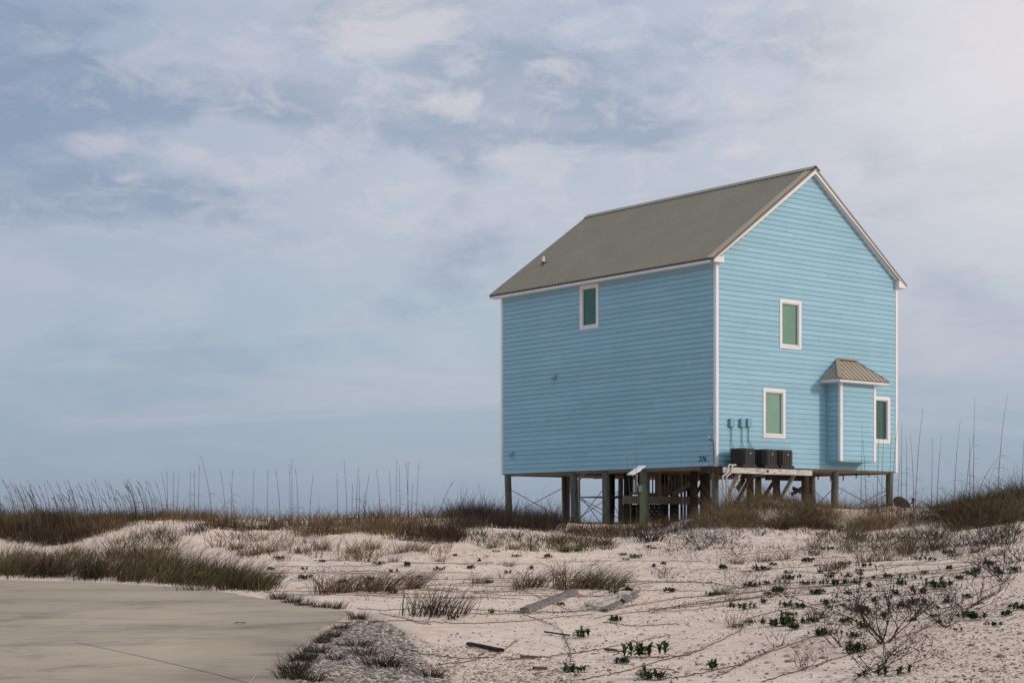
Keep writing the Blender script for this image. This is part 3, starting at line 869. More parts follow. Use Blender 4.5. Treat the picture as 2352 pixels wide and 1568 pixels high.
# cross rods, left bays
p0 = (.15, L-.15); p1 = (R1[0], L-.15)
rod((p0[0], p0[1], 3.08), (p1[0], p1[1], lowz(*p1))); rod((p1[0], p1[1], 3.15), (p0[0], p0[1], lowz(*p0)))
rod((.15, P1[1], 3.05), (.15, P2[1], lowz(.15, P2[1]))); rod((.15, P2[1], 3.05), (.15, P1[1], lowz(.15, P1[1])))
rod((.15, P1[1], 2.75), (.15, P3[1], lowz(.15, P3[1], -.1)))
rod((.15, P2[1], 3.05), (R2[0], L-.15, 1.9)); rod((R2[0], L-.15, 3.1), (.15, P2[1], 2.1))
rod((p1[0], p1[1], 3.1), (R2[0], L-.15, 1.6)); rod((R2[0], L-.15, 3.1), (p1[0], p1[1], 1.6))
g1 = (G1[0], .15); g2 = (min(G2[0], W-.15), .15)
rod((*g1, 3.05), (*g2, lowz(*g2))); rod((*g2, 3.0), (*g1, lowz(*g1))); rod((*g2, 2.85), (*g1, lowz(*g1, -.2)))
rod((*g1, 3.0), (W-.15, 3.81, 2.3)); rod((W-.15, 3.81, 3.05), (*g1, 2.2))
def plank(a_, b__, w_=.03, h_=.14, mat='darkwood', nm='brace_board'):
    v = MB(); v.bar(a_, b__, w_, h_); v.build(nm, M[mat], house)
Z7 = lambda x, y: (2840+x/5.113, 1760+y/5.113)
Z6 = lambda x, y: (2440+x/5.113, 1840+y/5.113)
yy_ = 3.6
plank(on_y(*Z7(2090, 850), yy_), on_y(*Z7(1660, 1110), yy_)); plank(on_y(*Z7(1690, 975), yy_+.1), on_y(*Z7(2095, 1175), yy_+.1))
plank(on_y(*Z7(1300, 850), yy_), on_y(*Z7(1080, 1190), yy_)); plank(on_y(*Z7(700, 780), yy_), on_y(*Z7(560, 1010), yy_), h_=.2)
v = MB(); a_ = on_y(*Z7(1150, 745), 2.2); b__ = on_y(*Z7(1900, 805), 2.2); v.box(a_[0], b__[0], 2.1, 2.25, b__[2]-.05, a_[2]+.12)
v.build('cross_beam', M['darkwood'], house)
v = MB(); a_ = on_y(*Z7(230, 700), 1.2); b__ = on_y(*Z7(860, 765), 1.2); v.box(a_[0], b__[0], 1.1, 1.25, b__[2], a_[2]+.1)
v.build('cross_beam', M['darkwood'], house)

# equipment platform
pf = empty('equipment_platform', (0, 0, 0), 0, house)
PX0, PX1, PY = -.75, 3.5, -1.0
v = MB(); v.box(PX0, .9, PY-.04, PY, 3.33, 3.51); v.box(.905, PX1, PY-.04, PY, 3.322, 3.505); v.build('face_board', M['platwhite'], pf)
v = MB()
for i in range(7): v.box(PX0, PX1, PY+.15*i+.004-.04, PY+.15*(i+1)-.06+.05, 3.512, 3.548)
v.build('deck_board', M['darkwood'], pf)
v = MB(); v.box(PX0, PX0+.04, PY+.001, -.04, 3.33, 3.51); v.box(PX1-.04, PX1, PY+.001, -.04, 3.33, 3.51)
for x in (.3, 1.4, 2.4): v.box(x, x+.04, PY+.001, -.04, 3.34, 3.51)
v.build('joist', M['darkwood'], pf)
v = MB(); v.bar((.12, PY+.1, 3.34), (-.10, -.1, 1.75), .11, .13); v.build('diagonal_brace', M['platwhite'], pf)
v = MB(); v.bar((.95, PY+.3, 3.34), (.65, .1, 1.9), .09, .10); v.build('diagonal_brace', M['darkwood'], pf)
v = MB(); v.bar((2.75, PY+.1, 3.34), (2.45, -.1, 1.9), .09, .11); v.build('diagonal_brace', M['beigewood'], pf)
v = MB()
for x, y_, dx in ((1.32, 3.44, .0),):
    v.box(x-.04, x+.04, PY-.055, PY-.041, 3.38, 3.46)
v.build('bracket_plate', M['rod'], pf)
# drain pipes
for off_ in (0, .17):
    v = MB(); pts = [(PX0+.55+off_, PY+.1, 3.60), (PX0+.22+off_, PY-.07, 3.58), (PX0+.10+off_, PY-.075, 3.3), (PX0-.05+off_, PY-.06, 3.22), (PX0-.05+off_, PY-.06, 3.1), (PX0+.0+off_, PY-.06, 1.5)]
    v.tube(pts, .028, 8); v.build('drain_pipe', M['pvc'], pf)
v = MB(); pts = [on_x(*Z1(x, y), .5) for x, y in ((1045, 435), (985, 500), (976, 520), (978, 700), (980, 960))]
v.tube(pts, .052, 10); v.build('sewer_pipe', M['pvc'], house, smooth=True)

# landing deck, railing and stairs under the house
YD = 5.0
st = empty('staircase', (0, 0, 0), 0, house)
a_ = on_y(*Z6(255, 720), YD); b__ = on_y(*Z6(2140, 735), YD); zd = a_[2]
v = MB(); v.box(a_[0], b__[0], YD-.04, YD, zd-.285, zd); v.build('landing_face_board', M['beigewood'], st)
v = MB(); v.box(a_[0], b__[0], YD+.001, YD+2.2, zd-.05, zd-.012); v.build('landing_deck', M['darkwood'], st)
bl_ = MB()
for px in (470, 515, 560, 605, 800, 872, 942):
    q = on_y(*Z6(px, 400), YD+.1); bl_.box(q[0]-.017, q[0]+.017, YD+.08, YD+.12, zd+.05, ZB-.05)
q0 = on_y(*Z6(440, 400), YD+.1); q1 = on_y(*Z6(985, 400), YD+.1); bl_.box(q0[0], q1[0], YD+.075, YD+.125, zd+.04, zd+.12)
bl_.build('baluster_row', M['beigewood'], st)
q = on_y(*Z6(1015, 400), YD); v = MB(); v.box(q[0]-.08, q[0]+.08, YD+.0, YD+.16, zd, ZB-.03); v.build('newel_post', M['beigewood'], st)
bl_ = MB()
for i, px in enumerate(range(1100, 1760, 72)):
    q = on_y(*Z6(px, 400), YD+.1); zl = zd+.05+max(0, (px-1180))*.00075
    bl_.box(q[0]-.016, q[0]+.016, YD+.04, YD+.07, min(zl, ZB-.2), ZB-.05)
q0 = on_y(*Z6(1180, 270), YD+.1); q1 = on_y(*Z6(1660, 270), YD+.1); bl_.box(q0[0], q1[0], YD+.07, YD+.10, q0[2]-.03, q0[2]+.02)
bl_.build('baluster_row', M['beigewood'], st)
s0 = on_y(*Z6(1245, 722), YD+.12); s1 = on_y(*Z6(1985, 195), YD+.12)
v = MB(); v.bar((s0[0], YD+.06, s0[2]+.02), (s1[0], YD+.06, s1[2]-.06), .05, .20); v.build('stringer', M['beigewood'], st)
v = MB(); nst = 6
for i in range(nst):
    t0, t1 = i/nst, (i+1)/nst
    xa = s0[0]-.25+(s1[0]-s0[0])*t0; xb = s0[0]-.25+(s1[0]-s0[0])*t1; zt = s0[2]+(s1[2]-s0[2])*t0+.10
    v.box(xa, xb, YD+.12, YD+1.0, zt-.03, zt); v.box(xa, xa+.02, YD+.12, YD+1.0, zt-.17, zt-.03)
    v.box(xa, xb, YD+.101, YD+.119, max(s0[2], zt-.3), zt-.031)
v.build('tread', M['beigewood'], st)
for px0, px1, y0_, y1_, yo in ((300, 455, 190, 1400, .3), (1860, 2060, 350, 1000, -1.2), (280, 430, 890, 1400, .1), (430, 560, 900, 1400, .5), (1060, 1195, 200, 700, 1.7), (1245, 1385, 200, 700, 1.72), (1590, 1712, 200, 700, 1.74), (1240, 1400, 900, 1400, .6), (590, 800, 200, 350, 1.8)):
    q0 = on_y(*Z6(px0, 300), YD+yo); q1 = on_y(*Z6(px1, 300), YD+yo)
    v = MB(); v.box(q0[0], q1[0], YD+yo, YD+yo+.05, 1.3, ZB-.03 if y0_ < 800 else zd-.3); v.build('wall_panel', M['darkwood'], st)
for pA, pB in (((1500, 540), (1790, 760)), ((1880, 480), (1700, 800))):
    q0 = on_y(*Z6(*pA), YD+.8); q1 = on_y(*Z6(*pB), YD+.8); v = MB(); v.bar(q0, q1, .05, .11); v.build('diagonal_board', M['darkwood'], st)
for px in (1395, 1470, 1540, 1640):
    q = on_y(*Z6(px, 700), YD+1.4); v = MB(); v.box(q[0]-.035, q[0]+.035, YD+1.4, YD+1.45, 1.2, ZB-.4); v.build('stud', M['darkwood'], st)
# lattice skirt: board with small diamond openings -> diagonal slats in two layers
lt = MB(); q0 = on_y(*Z6(560, 920), YD+.3); q1 = on_y(*Z6(1100, 920), YD+.3); zlo, zhi = 1.35, zd-.3
wd = q1[0]-q0[0]; sp = .24
k = -int((zhi-zlo)/sp)-2
def clipseg(xa, za, dx, dz, x0, x1, z0, z1):
    t0, t1 = -9, 9
    for p, d, lo, hi in ((xa, dx, x0, x1), (za, dz, z0, z1)):
        ta, tb = (lo-p)/d, (hi-p)/d
        if ta > tb: ta, tb = tb, ta
        t0, t1 = max(t0, ta), min(t1, tb)
    return (t0, t1) if t1 > t0 else None
for i in range(-14, 20):
    for s_, yo in ((1, 0), (-1, .012)):
        x0_ = q0[0]+i*sp
        r = clipseg(x0_, zlo, s_*.7071, .7071, q0[0], q1[0], zlo, zhi)
        if r: lt.bar((x0_+s_*.7071*r[0], YD+.3+yo, zlo+.7071*r[0]), (x0_+s_*.7071*r[1], YD+.3+yo, zlo+.7071*r[1]), .010, .060, up=(0, 1, 0)) if False else lt.bar((x0_+s_*.7071*r[0], YD+.3+yo, zlo+.7071*r[0]), (x0_+s_*.7071*r[1], YD+.3+yo, zlo+.7071*r[1]), .010, .143)
lt.build('lattice', M['darkwood'], st)

# string lights
sl_ = empty('string_lights', (0, 0, 0)); tag(sl_, 'string of small bulbs sagging beneath the right part of the house', 'string lights')
def wp(p): X, Y = h2w(p[0], p[1]); return (X, Y, p[2])
pp = [on_y(*Z2(x, y), 1.2) for x, y in ((1200, 450), (1236, 468), (1347, 462), (1400, 474), (1465, 477), (1530, 478), (1583, 472), (1640, 466), (1705, 452), (1770, 444), (1820, 440), (1838, 437))]
v = MB(); v.tube([wp(p) for p in pp], .010, 5)
v.tube([wp(on_y(*Z2(x, y), .8)) for x, y in ((1840, 437), (1868, 462), (1885, 482), (1915, 492), (1930, 552), (1955, 590), (1982, 600), (2030, 700))], .008, 5)
v.build('cable', M['black'], sl_)
for x, y in ((1236, 468), (1347, 464), (1465, 478), (1583, 474), (1705, 453), (1820, 440), (1836, 438)):
    q = wp(on_y(*Z2(x, y), 1.2)); v = MB(); v.tube([(q[0], q[1], q[2]), (q[0], q[1], q[2]-.09)], [.022, .026], 8, 0)
    v.tube([(q[0], q[1], q[2]-.09), (q[0], q[1], q[2]-.13), (q[0], q[1], q[2]-.17), (q[0], q[1], q[2]-.19)], [.02, .034, .03, .01], 8, 1); v.build('bulb', [M['black'], M['bulb']], sl_)

# ------------------------------------------------------------------ air conditioners on the platform
def make_ac():
    r = empty('air_conditioner', (0, 0, 0), YAW)
    a = .65; c = .11; h0, h1 = .085, .55
    v = MB(); v.box(-.01, a+.01, -.01, a+.01, 0, h0); v.build('base', M['black'], r, bevel=.01)
    pr = [(c, 0), (a-c, 0), (a, c), (a, a-c), (a-c, a), (c, a), (0, a-c), (0, c)]
    v = MB(); vs = [(x, y, h0) for x, y in pr]+[(x, y, h1) for x, y in pr]
    v.add(vs, [(i, (i+1) % 8, (i+1) % 8+8, i+8) for i in range(8)])
    v.build('cabinet', M['acgrey'], r)
    v = MB()
    for i in range(6):
        t = c+.02+(a-2*c-.04)*i/5
        v.box(t-.011, t+.011, -.014, 0, h0+.01, h1); v.box(-.014, 0, t-.011, t+.011, h0+.01, h1); v.box(t-.011, t+.011, a, a+.014, h0+.01, h1); v.box(a, a+.014, t-.011, t+.011, h0+.01, h1)
    v.build('rib_panel', M['acrib'], r)
    v = MB(); z = h0+.02
    while z < h1-.01:
        v.bar((c-.005, -.006, z), (-.006, c-.005, z), .03, .009); v.bar((a-c+.005, -.006, z), (a+.006, c-.005, z), .05, .009)
        v.bar((a-c+.005, a+.006, z), (a+.006, a-c+.005, z), .03, .009); v.bar((c-.005, a+.006, z), (-.006, a-c+.005, z), .03, .009); z += .027
    v.build('louvre', M['acrib'], r)
    v = MB(); s = .02
    vs = []
    for (ins_, z) in ((0, h1), (-s, h1+.012), (-s, h1+.04), (.02, h1+.06), (.2, h1+.065)):
        vs += [(a/2+(x-a/2)*(1-ins_*2), a/2+(y-a/2)*(1-ins_*2), z) for x, y in pr]
    v.add(vs, [(l*8+i, l*8+(i+1) % 8, l*8+8+(i+1) % 8, l*8+8+i) for l in range(4) for i in range(8)]+[tuple(32+i for i in range(8))])
    v.build('lid', M['acrib'], r)
    v = MB(); v.tube([(a*.52, -.012, h0+.36), (a*.52, -.024, h0+.36)], .022, 12); v.build('badge', M['chrome'], r)
    return r
ac = make_ac()
for i, (x, lab) in enumerate(((.30, 'charcoal air conditioning unit nearest the house corner on the white platform'),
        (1.34, 'middle charcoal air conditioning unit of three on the white platform'),
        (2.10, 'right hand charcoal air conditioning unit at the far end of the white platform'))):
    o = ac if i == 0 else copy_tree(ac)
    X, Y = h2w(x, -.9); o.location = (X, Y, 3.55); tag(o, lab, 'air conditioner', 'air conditioners on the platform')

# ------------------------------------------------------------------ antenna post, satellite dish
D_ = 52.5
def src(x, y, D): return ((x-2048)/6743*D, D, EYE-(y-2108)/6743*D)
post = empty('wooden_post', src(*Z6(660, 1300), D_)); tag(post, 'greenish square wooden post holding the flat white antenna', 'post')
def rel(p, o): return tuple(p[i]-o.location[i] for i in range(3))
b0 = rel(src(*Z6(655, 1400), D_), post); b1 = rel(src(*Z6(655, 495), D_), post)
v = MB(); v.box(b0[0]-.075, b0[0]+.06, -.07, .07, b0[2]-.4, b1[2]); v.build('post_body', M['greenpost'], post, bevel=.006)
v = MB(); v.box(b0[0]+.062, b0[0]+.105, -.07, .05, b0[2]-.4, b1[2]+.02); v.build('post_batten', M['greenpost'], post)
an = empty('flat_antenna', src(*Z6(620, 560), D_-.1)); tag(an, 'flat white rectangular antenna tilted on a bent pole', 'antenna')
v = MB(); v.tube([rel(src(*Z6(x, y), D_-.1), an) for x, y in ((625, 640), (600, 600), (565, 520), (548, 440), (545, 350), (538, 290), (530, 250))], .021, 10); v.build('mast', M['steel'], an, smooth=True)
v = MB(); q = rel(src(*Z6(620, 590), D_-.1), an); v.box(q[0]-.05, q[0]+.06, -.03, .09, q[2]-.09, q[2]+.11); q = rel(src(*Z6(540, 320), D_-.1), an); v.tube([(q[0], q[1], q[2]-.07), (q[0], q[1], q[2]+.05)], .04, 10); v.build('bracket', M['steel'], an)
cs = [Vector(rel(src(*Z6(x, y), d_), an)) for (x, y), d_ in (((338, 282), D_-.25), ((600, 103), D_+.10), ((728, 103), D_-.05), ((470, 290), D_-.40))]
nn = (cs[1]-cs[0]).cross(cs[3]-cs[0]).normalized(); nn = nn if nn.z > 0 else -nn
v = MB(); lowr = [c-nn*.035 for c in cs]; v.add(cs+lowr, [(0, 1, 2, 3), (7, 6, 5, 4), (0, 4, 5, 1), (1, 5, 6, 2), (2, 6, 7, 3), (3, 7, 4, 0)])
v.build('panel', M['panelwhite'], an, bevel=.008)
mid = sum(cs, Vector())/4; v = MB(); v.tube([mid-nn*.03, mid-nn*.09], [.16, .06], 14); v.build('rear_housing', M['panelwhite'], an)

ZR4 = lambda x, y: (3300+x/2.412, 1500+y/2.412)
DD = 55.0
dc = src(*ZR4(742, 1245), DD); sd = empty('satellite_dish', (dc[0], dc[1], dc[2]-.5)); tag(sd, 'dark round satellite dish tipped over in the dune grass', 'satellite dish')
v = MB(); ringn = 28; vs = []; ax = Vector((.58, .52, .64)).normalized()
rt_ = Vector((0, 0, 1)).cross(ax).normalized(); upv = ax.cross(rt_).normalized()
cc = Vector((0, 0, .5)); Rr = .335
for j in range(7):
    r_ = Rr*j/6
    for i in range(ringn):
        t = i*2*math.pi/ringn; vs.append(cc + rt_*math.cos(t)*r_*.92 + upv*math.sin(t)*r_ + ax*(.13*(j/6)**2-.13))
fs = [(j*ringn+i, j*ringn+(i+1) % ringn, (j+1)*ringn+(i+1) % ringn, (j+1)*ringn+i) for j in range(6) for i in range(ringn)]
v.add(vs, fs); rf_ = v.build('reflector', M['dishgrey'], sd, smooth=True); sm = rf_.modifiers.new('thick', 'SOLIDIFY'); sm.thickness = .012
tip = Vector(src(*ZR4(845, 1215), DD-.1))-Vector(sd.location); v = MB(); v.tube([cc - upv*Rr*.95, cc-upv*Rr*.8+ax*.2, tip], .014, 8); v.build('arm', M['dishgrey'], sd)
v = MB(); v.tube([tip+Vector((-.03, 0, .03)), tip+Vector((.05, -.02, .09))], [.045, .05], 10); v.tube([tip+Vector((0, 0, -.08)), tip+Vector((0.01, 0, .05))], .028, 8); v.build('receiver', M['black'], sd)
v = MB(); v.tube([cc-ax*.13, cc-ax*.22+Vector((-.02, 0, -.08)), (-.08, 0, -.3)], .028, 8); v.build('mast', M['dishgrey'], sd)

# ------------------------------------------------------------------ vegetation
def blades(roots, h, az, lean, droop, width, tint, seg=4, wav=0.0):
    n_ = len(roots); t = np.linspace(0, 1, seg+1)[None, :]
    d = np.stack([np.cos(az), np.sin(az)], 1)
    hor = (lean[:, None]*t + droop[:, None]*t**2.2) * h[:, None]
    ver = h[:, None]*(t - .45*np.abs(droop[:, None])*t**2.6)
    ctr = np.zeros((n_, seg+1, 3)); ctr[..., :2] = roots[:, None, :2] + hor[..., None]*d[:, None, :]
    ctr[..., 2] = roots[:, None, 2] + ver
    if wav: ctr[..., :2] += rng.normal(0, 1, (n_, seg+1, 2))*wav*h[:, None, None]*t[..., None]
    wa = rng.uniform(0, math.pi, n_); wv = np.stack([np.cos(wa), np.sin(wa)*.6, np.zeros(n_)], 1)
    ww_ = width[:, None]*(1-t)**.6*.5
    Lf = ctr[:, :-1]-wv[:, None, :]*ww_[:, :-1, None]; Rt = ctr[:, :-1]+wv[:, None, :]*ww_[:, :-1, None]
    tipv = ctr[:, -1:]
    per = 2*seg+1
    V = np.concatenate([np.stack([Lf, Rt], 2).reshape(n_, 2*seg, 3), tipv], 1)
    base = (np.arange(n_)*per)[:, None]
    q = np.concatenate([base+np.array([[2*i, 2*i+1, 2*i+3, 2*i+2]]) for i in range(seg-1)], 0) if seg > 1 else np.zeros((0, 4), int)
    tr = base+np.array([[2*seg-2, 2*seg-1, 2*seg]])
    T_ = np.repeat(tint, per)
    return V.reshape(-1, 3), [q, tr], T_

def merge(parts):
    V = []; Q = []; Tt = []; TN = []; o = 0
    for v, (q, t), ti in parts:
        V.append(v); Q.append(q+o); Tt.append(t+o); TN.append(ti); o += len(v)
    return np.concatenate(V), [np.concatenate(Q), np.concatenate(Tt)], np.concatenate(TN)

def inpoly_samples(poly, n_):
    poly = np.array(poly, float); x0, y0 = poly.min(0); x1, y1 = poly.max(0); out = []
    while sum(len(o) for o in out) < n_:
        X = rng.uniform(x0, x1, n_*2); Y = rng.uniform(y0, y1, n_*2); k = in_poly(X, Y, poly); out.append(np.stack([X[k], Y[k]], 1))
    return np.concatenate(out)[:n_]

def tuftize(roots, per, spread):
    """turn roots into tufts: each root spawns `per` blades nearby"""
    r = np.repeat(roots, per, 0); off = rng.normal(0, spread, (len(r), 2)); r = r.copy(); r[:, :2] += off
    r[:, 2] = zg(r[:, 0], r[:, 1])-.02
    return r, off

def grass_stuff(name, roots, per, hmin, hmax, mat, label, lean=.12, droop=.35, wind=0.0, wmin=.009, wmax=.017, spread=.12, tints=(.1, .9), wav=.055, patch=None):
    if patch is not None:   # thin out by noise so the cover is uneven
        k = fbm(roots[:, 0]*patch[0], roots[:, 1]*patch[0], 3, 77) > rng.uniform(-.5, .5, len(roots))*.5+patch[1]
        roots = roots[k]
    r, off = tuftize(roots, per, spread)
    n_ = len(r)
    tuft_h = np.repeat((.55+.75*rng.uniform(0, 1, len(roots)))*(1+1.1*fbm(roots[:, 0]*.9, roots[:, 1]*.9, 3, 19)), per); tuft_t = np.repeat(rng.uniform(-.22, .22, len(roots))+.7*fbm(roots[:, 0]*.5, roots[:, 1]*.5, 3, 29), per)
    h = rng.uniform(hmin, hmax, n_)*tuft_h*np.where(rng.uniform(0, 1, n_) < .05, 1.5, 1)
    az = np.arctan2(off[:, 1], off[:, 0]) + rng.normal(0, .7, n_)
    le = np.abs(rng.normal(lean*1.45, lean*1.2, n_)); dr = np.clip(rng.normal(droop, droop*.6, n_), 0, 1.3)
    if wind:
        vx = np.cos(az)*(le) + wind; vy = np.sin(az)*le; az = np.arctan2(vy, vx); le = np.hypot(vx, vy)
    ti = np.clip(rng.uniform(*tints, n_)+tuft_t, 0, 1)
    V, F_, T_ = blades(r, h, az, le, dr, rng.uniform(wmin, wmax, n_), ti, 4, wav)
    o = link(name, mesh_np(name, V, F_, tint=T_, mats=[mat]))
    return tag(o, label, 'grass', kind='stuff')

def rootsD(px0, px1, D0, D1, n_):
    px = rng.uniform(px0, px1, n_); D = rng.uniform(D0, D1, n_); X = (px-CX)/FP*D
    return np.stack([X, D, zg(X, D)], 1)
def rootsP(poly, n_):
    s = inpoly_samples(poly, n_); return hits(s[:, 0], s[:, 1])

# left ridge
rt1 = np.concatenate([rootsP([(-80, 1238), (0, 1240), (115, 1254), (170, 1247), (250, 1222), (300, 1206), (300, 1196), (-80, 1196)], 1500), rootsD(-80, 490, 51.5, 57, 1200)])
grass_stuff('ridge_grass', rt1, 9, .20, .50, M['dry'], 'dense brown grass covering the ridge left of the sand mound', lean=.18, droop=.4, tints=(0, .7))
# mid ridge
rt2 = np.concatenate([rootsP([(430, 1232), (490, 1218), (560, 1212), (640, 1216), (700, 1236), (830, 1222), (900, 1240), (1010, 1250), (1075, 1236), (1030, 1212), (700, 1207), (470, 1207)], 1100),
                      rootsD(480, 1060, 48.5, 55, 1100)])
grass_stuff('ridge_grass', rt2[::4][:0] if False else rt2[rng.uniform(0, 1, len(rt2)) < .72], 8, .16, .50, M['dry'], 'patchy brown grass along the low crest between the mound and the house', lean=.2, droop=.4, patch=(.6, -.18), tints=(0, .85))
rt2b = rootsP([(480, 1235), (640, 1225), (760, 1260), (960, 1262), (1050, 1250), (1000, 1290), (620, 1290), (450, 1262)], 330)
grass_stuff('sparse_grass', rt2b[::2], 13, .14, .48, M['dry'], 'sparse olive tufts scattered on sand below the crest', lean=.28, droop=.4, patch=(.8, .0), spread=.09, tints=(.2, 1))
# dark clump by first piling
rt3 = np.concatenate([rootsP([(1030, 1204), (1090, 1190), (1180, 1198), (1250, 1206), (1290, 1216), (1240, 1222), (1130, 1212), (1050, 1218)], 500), rootsD(1030, 1285, 51, 60, 800)])
grass_stuff('dark_grass', rt3[rng.uniform(0, 1, len(rt3)) < .75], 8, .22, .55, M['purple'], 'dark red brown grass around the left corner piling', lean=.22, droop=.15, wind=.05, tints=(0, 1))
rt3b = rootsP([(1080, 1225), (1250, 1225), (1330, 1240), (1400, 1250), (1300, 1270), (1100, 1262)], 130)
grass_stuff('sparse_grass', rt3b, 10, .15, .35, M['olive'], 'thin grass wisps on sand left of the pilings', lean=.3, droop=.4, spread=.06, tints=(.2, 1))
# under the house
rt4 = np.concatenate([rootsP([(1270, 1222), (1330, 1232), (1440, 1238), (1520, 1228), (1600, 1214), (1600, 1200), (1400, 1216)], 700), rootsD(1290, 1620, 49, 58, 600)])
grass_stuff('dune_grass', rt4[::2], 9, .12, .34, M['dry'], 'brown grass around the pilings below the long wall', lean=.25, droop=.5, tints=(0, .8), patch=(.7, -.25))
rt4b = rootsP([(1250, 1255), (1300, 1235), (1400, 1238), (1400, 1262), (1290, 1270)], 90)
grass_stuff('sparse_grass', rt4b, 14, .2, .42, M['olive'], 'olive grass patch on the slope below the pilings', lean=.3, droop=.4, spread=.1, tints=(.1, .9))
# mound in front of the platform
rt5 = np.concatenate([rootsP([(1590, 1212), (1640, 1180), (1690, 1168), (1770, 1153), (1850, 1165), (1920, 1190), (1900, 1216), (1780, 1216)], 1500), rootsD(1610, 1900, 48.5, 53, 1000)])
kk = ~((np.hypot((rt5[:, 0]-((1775-CX)/FP*47.5))/.65, (rt5[:, 1]-47.3)/1.2) < 1) & (rng.uniform(0, 1, len(rt5)) < .8))
grass_stuff('dune_grass', rt5[kk], 9, .20, .50, M['dry'], 'tangled brown grass covering the mound below the platform', lean=.35, droop=.65, tints=(.05, 1), patch=(.9, -.25))
rt5b = rootsD(1625, 1880, 48.5, 51.5, 260)
grass_stuff('tall_grass_stems', rt5b, 2, .7, 1.15, M['dry'], 'thin tall grass stems leaning in front of the platform', lean=.05, droop=.25, wind=-.22, wmin=.007, wmax=.010, tints=(.3, .9), spread=.05)
# right band
kd = lambda r: r[~((np.abs(r[:, 0]/r[:, 1]*FP+CX-2085) < 42) & (r[:, 1] > 44) & (rng.uniform(0, 1, len(r)) < .5))]
rt6 = np.concatenate([rootsP([(1880, 1200), (2060, 1192), (2160, 1180), (2260, 1165), (2360, 1150), (2420, 1150), (2420, 1195), (2300, 1204), (2200, 1212), (2120, 1232), (2000, 1226), (1880, 1216)], 2300),
                      rootsD(1890, 2430, 46, 56, 1500)]); rt6 = kd(rt6)
grass_stuff('dune_grass', rt6[(rt6[:, 1] < 51) | (rng.uniform(0, 1, len(rt6)) < .4)], 9, .18, .46, M['dry'], 'thick olive brown grass along the crest at right under and beside the house', lean=.3, droop=.6, tints=(.1, 1), patch=(.9, -.12))
rt6c = rootsD(2180, 2430, 42, 50, 400)
grass_stuff('dune_grass', rt6c, 9, .25, .6, M['dry'], 'darker brown grass on the highest crest at the right edge', lean=.3, droop=.7, tints=(.05, .95))
kd = lambda r: r[~((np.abs(r[:, 0]/r[:, 1]*FP+CX-2085) < 42) & (r[:, 1] > 46) & (rng.uniform(0, 1, len(r)) < .75))]
rt6b = rootsP([(1880, 1225), (2110, 1236), (2250, 1222), (2330, 1210), (2352, 1245), (2100, 1290), (1850, 1262)], 260)
grass_stuff('sparse_grass', rt6b, 9, .14, .42, M['olive'], 'sparse wisps of grass on sand below the right crest', lean=.3, droop=.35, spread=.07, tints=(.0, .9))
# small dark flecked ground cover
rt7 = rootsP([(1500, 1228), (1640, 1218), (1800, 1216), (2100, 1232), (2330, 1208), (2352, 1225), (2200, 1260), (1980, 1262), (1700, 1262), (1530, 1268)], 900)
grass_stuff('dark_litter_growth', rt7, 5, .05, .17, M['purple'], 'low dark stubble scattered over the sand below the crest', lean=.6, droop=.3, spread=.08, wmin=.012, wmax=.024, tints=(0, .6), patch=(.8, -.1))
for poly_, n_, mt_, lb_ in (([(560, 1285), (1500, 1262), (1560, 1320), (1480, 1372), (1000, 1385), (700, 1378)], 300, 'dry', 'short broken dry stubble on the sand left of centre'),
        ([(1450, 1262), (2352, 1235), (2352, 1330), (1900, 1345), (1500, 1330)], 340, 'purple', 'dark broken stubble scattered on the upper right slope'),
        ([(1700, 1345), (2352, 1320), (2300, 1420), (1900, 1520), (1650, 1450)], 150, 'purple', 'dark broken stubble scattered on the lower right slope')):
    grass_stuff('sand_stubble', rootsP(poly_, n_), 6, .04, .22, M[mt_], lb_, lean=.6, droop=.3, spread=.06, wmin=.006, wmax=.012, tints=(.1, .9), patch=(.9, -.05))
# belt at the driveway edge
belt = [(-60, 1322), (0, 1326), (150, 1330), (300, 1336), (430, 1345), (500, 1352), (560, 1356), (620, 1362), (640, 1345), (560, 1325), (480, 1310), (380, 1300), (200, 1300), (100, 1298), (-60, 1300)]
rt8 = rootsP(belt, 1350)
rt8d = rootsP(belt, 420)
grass_stuff('edge_grass', rt8, 7, .18, .56, M['olive'], 'leaning olive brown grass belt along the far driveway edge', lean=.2, droop=.4, wind=.22, tints=(0, .85), spread=.12, wmin=.008, wmax=.014, patch=(1.2, .0))
grass_stuff('edge_grass', rt8d, 9, .2, .5, M['purple'], 'dark reddish undergrowth inside the driveway edge grass', lean=.3, droop=.4, wind=.15, tints=(0, .9), spread=.10, patch=(.8, -.1))
rt8b = rootsP([(-60, 1300), (100, 1298), (380, 1298), (400, 1285), (200, 1272), (-60, 1272)], 260)
grass_stuff('sparse_grass', rt8b, 10, .2, .45, M['dry'], 'thin brown grass on sand behind the driveway belt', lean=.3, droop=.4, wind=.15, spread=.09, tints=(.1, .9), patch=(.7, -.1))
rt8c = rootsP([(260, 1240), (340, 1225), (380, 1218), (420, 1250), (330, 1290), (260, 1280)], 60)
grass_stuff('sparse_grass', rt8c, 14, .2, .5, M['olive'], 'olive grass tufts on the flank of the sand mound', lean=.3, droop=.4, wind=.1, spread=.09, tints=(.1, .8))

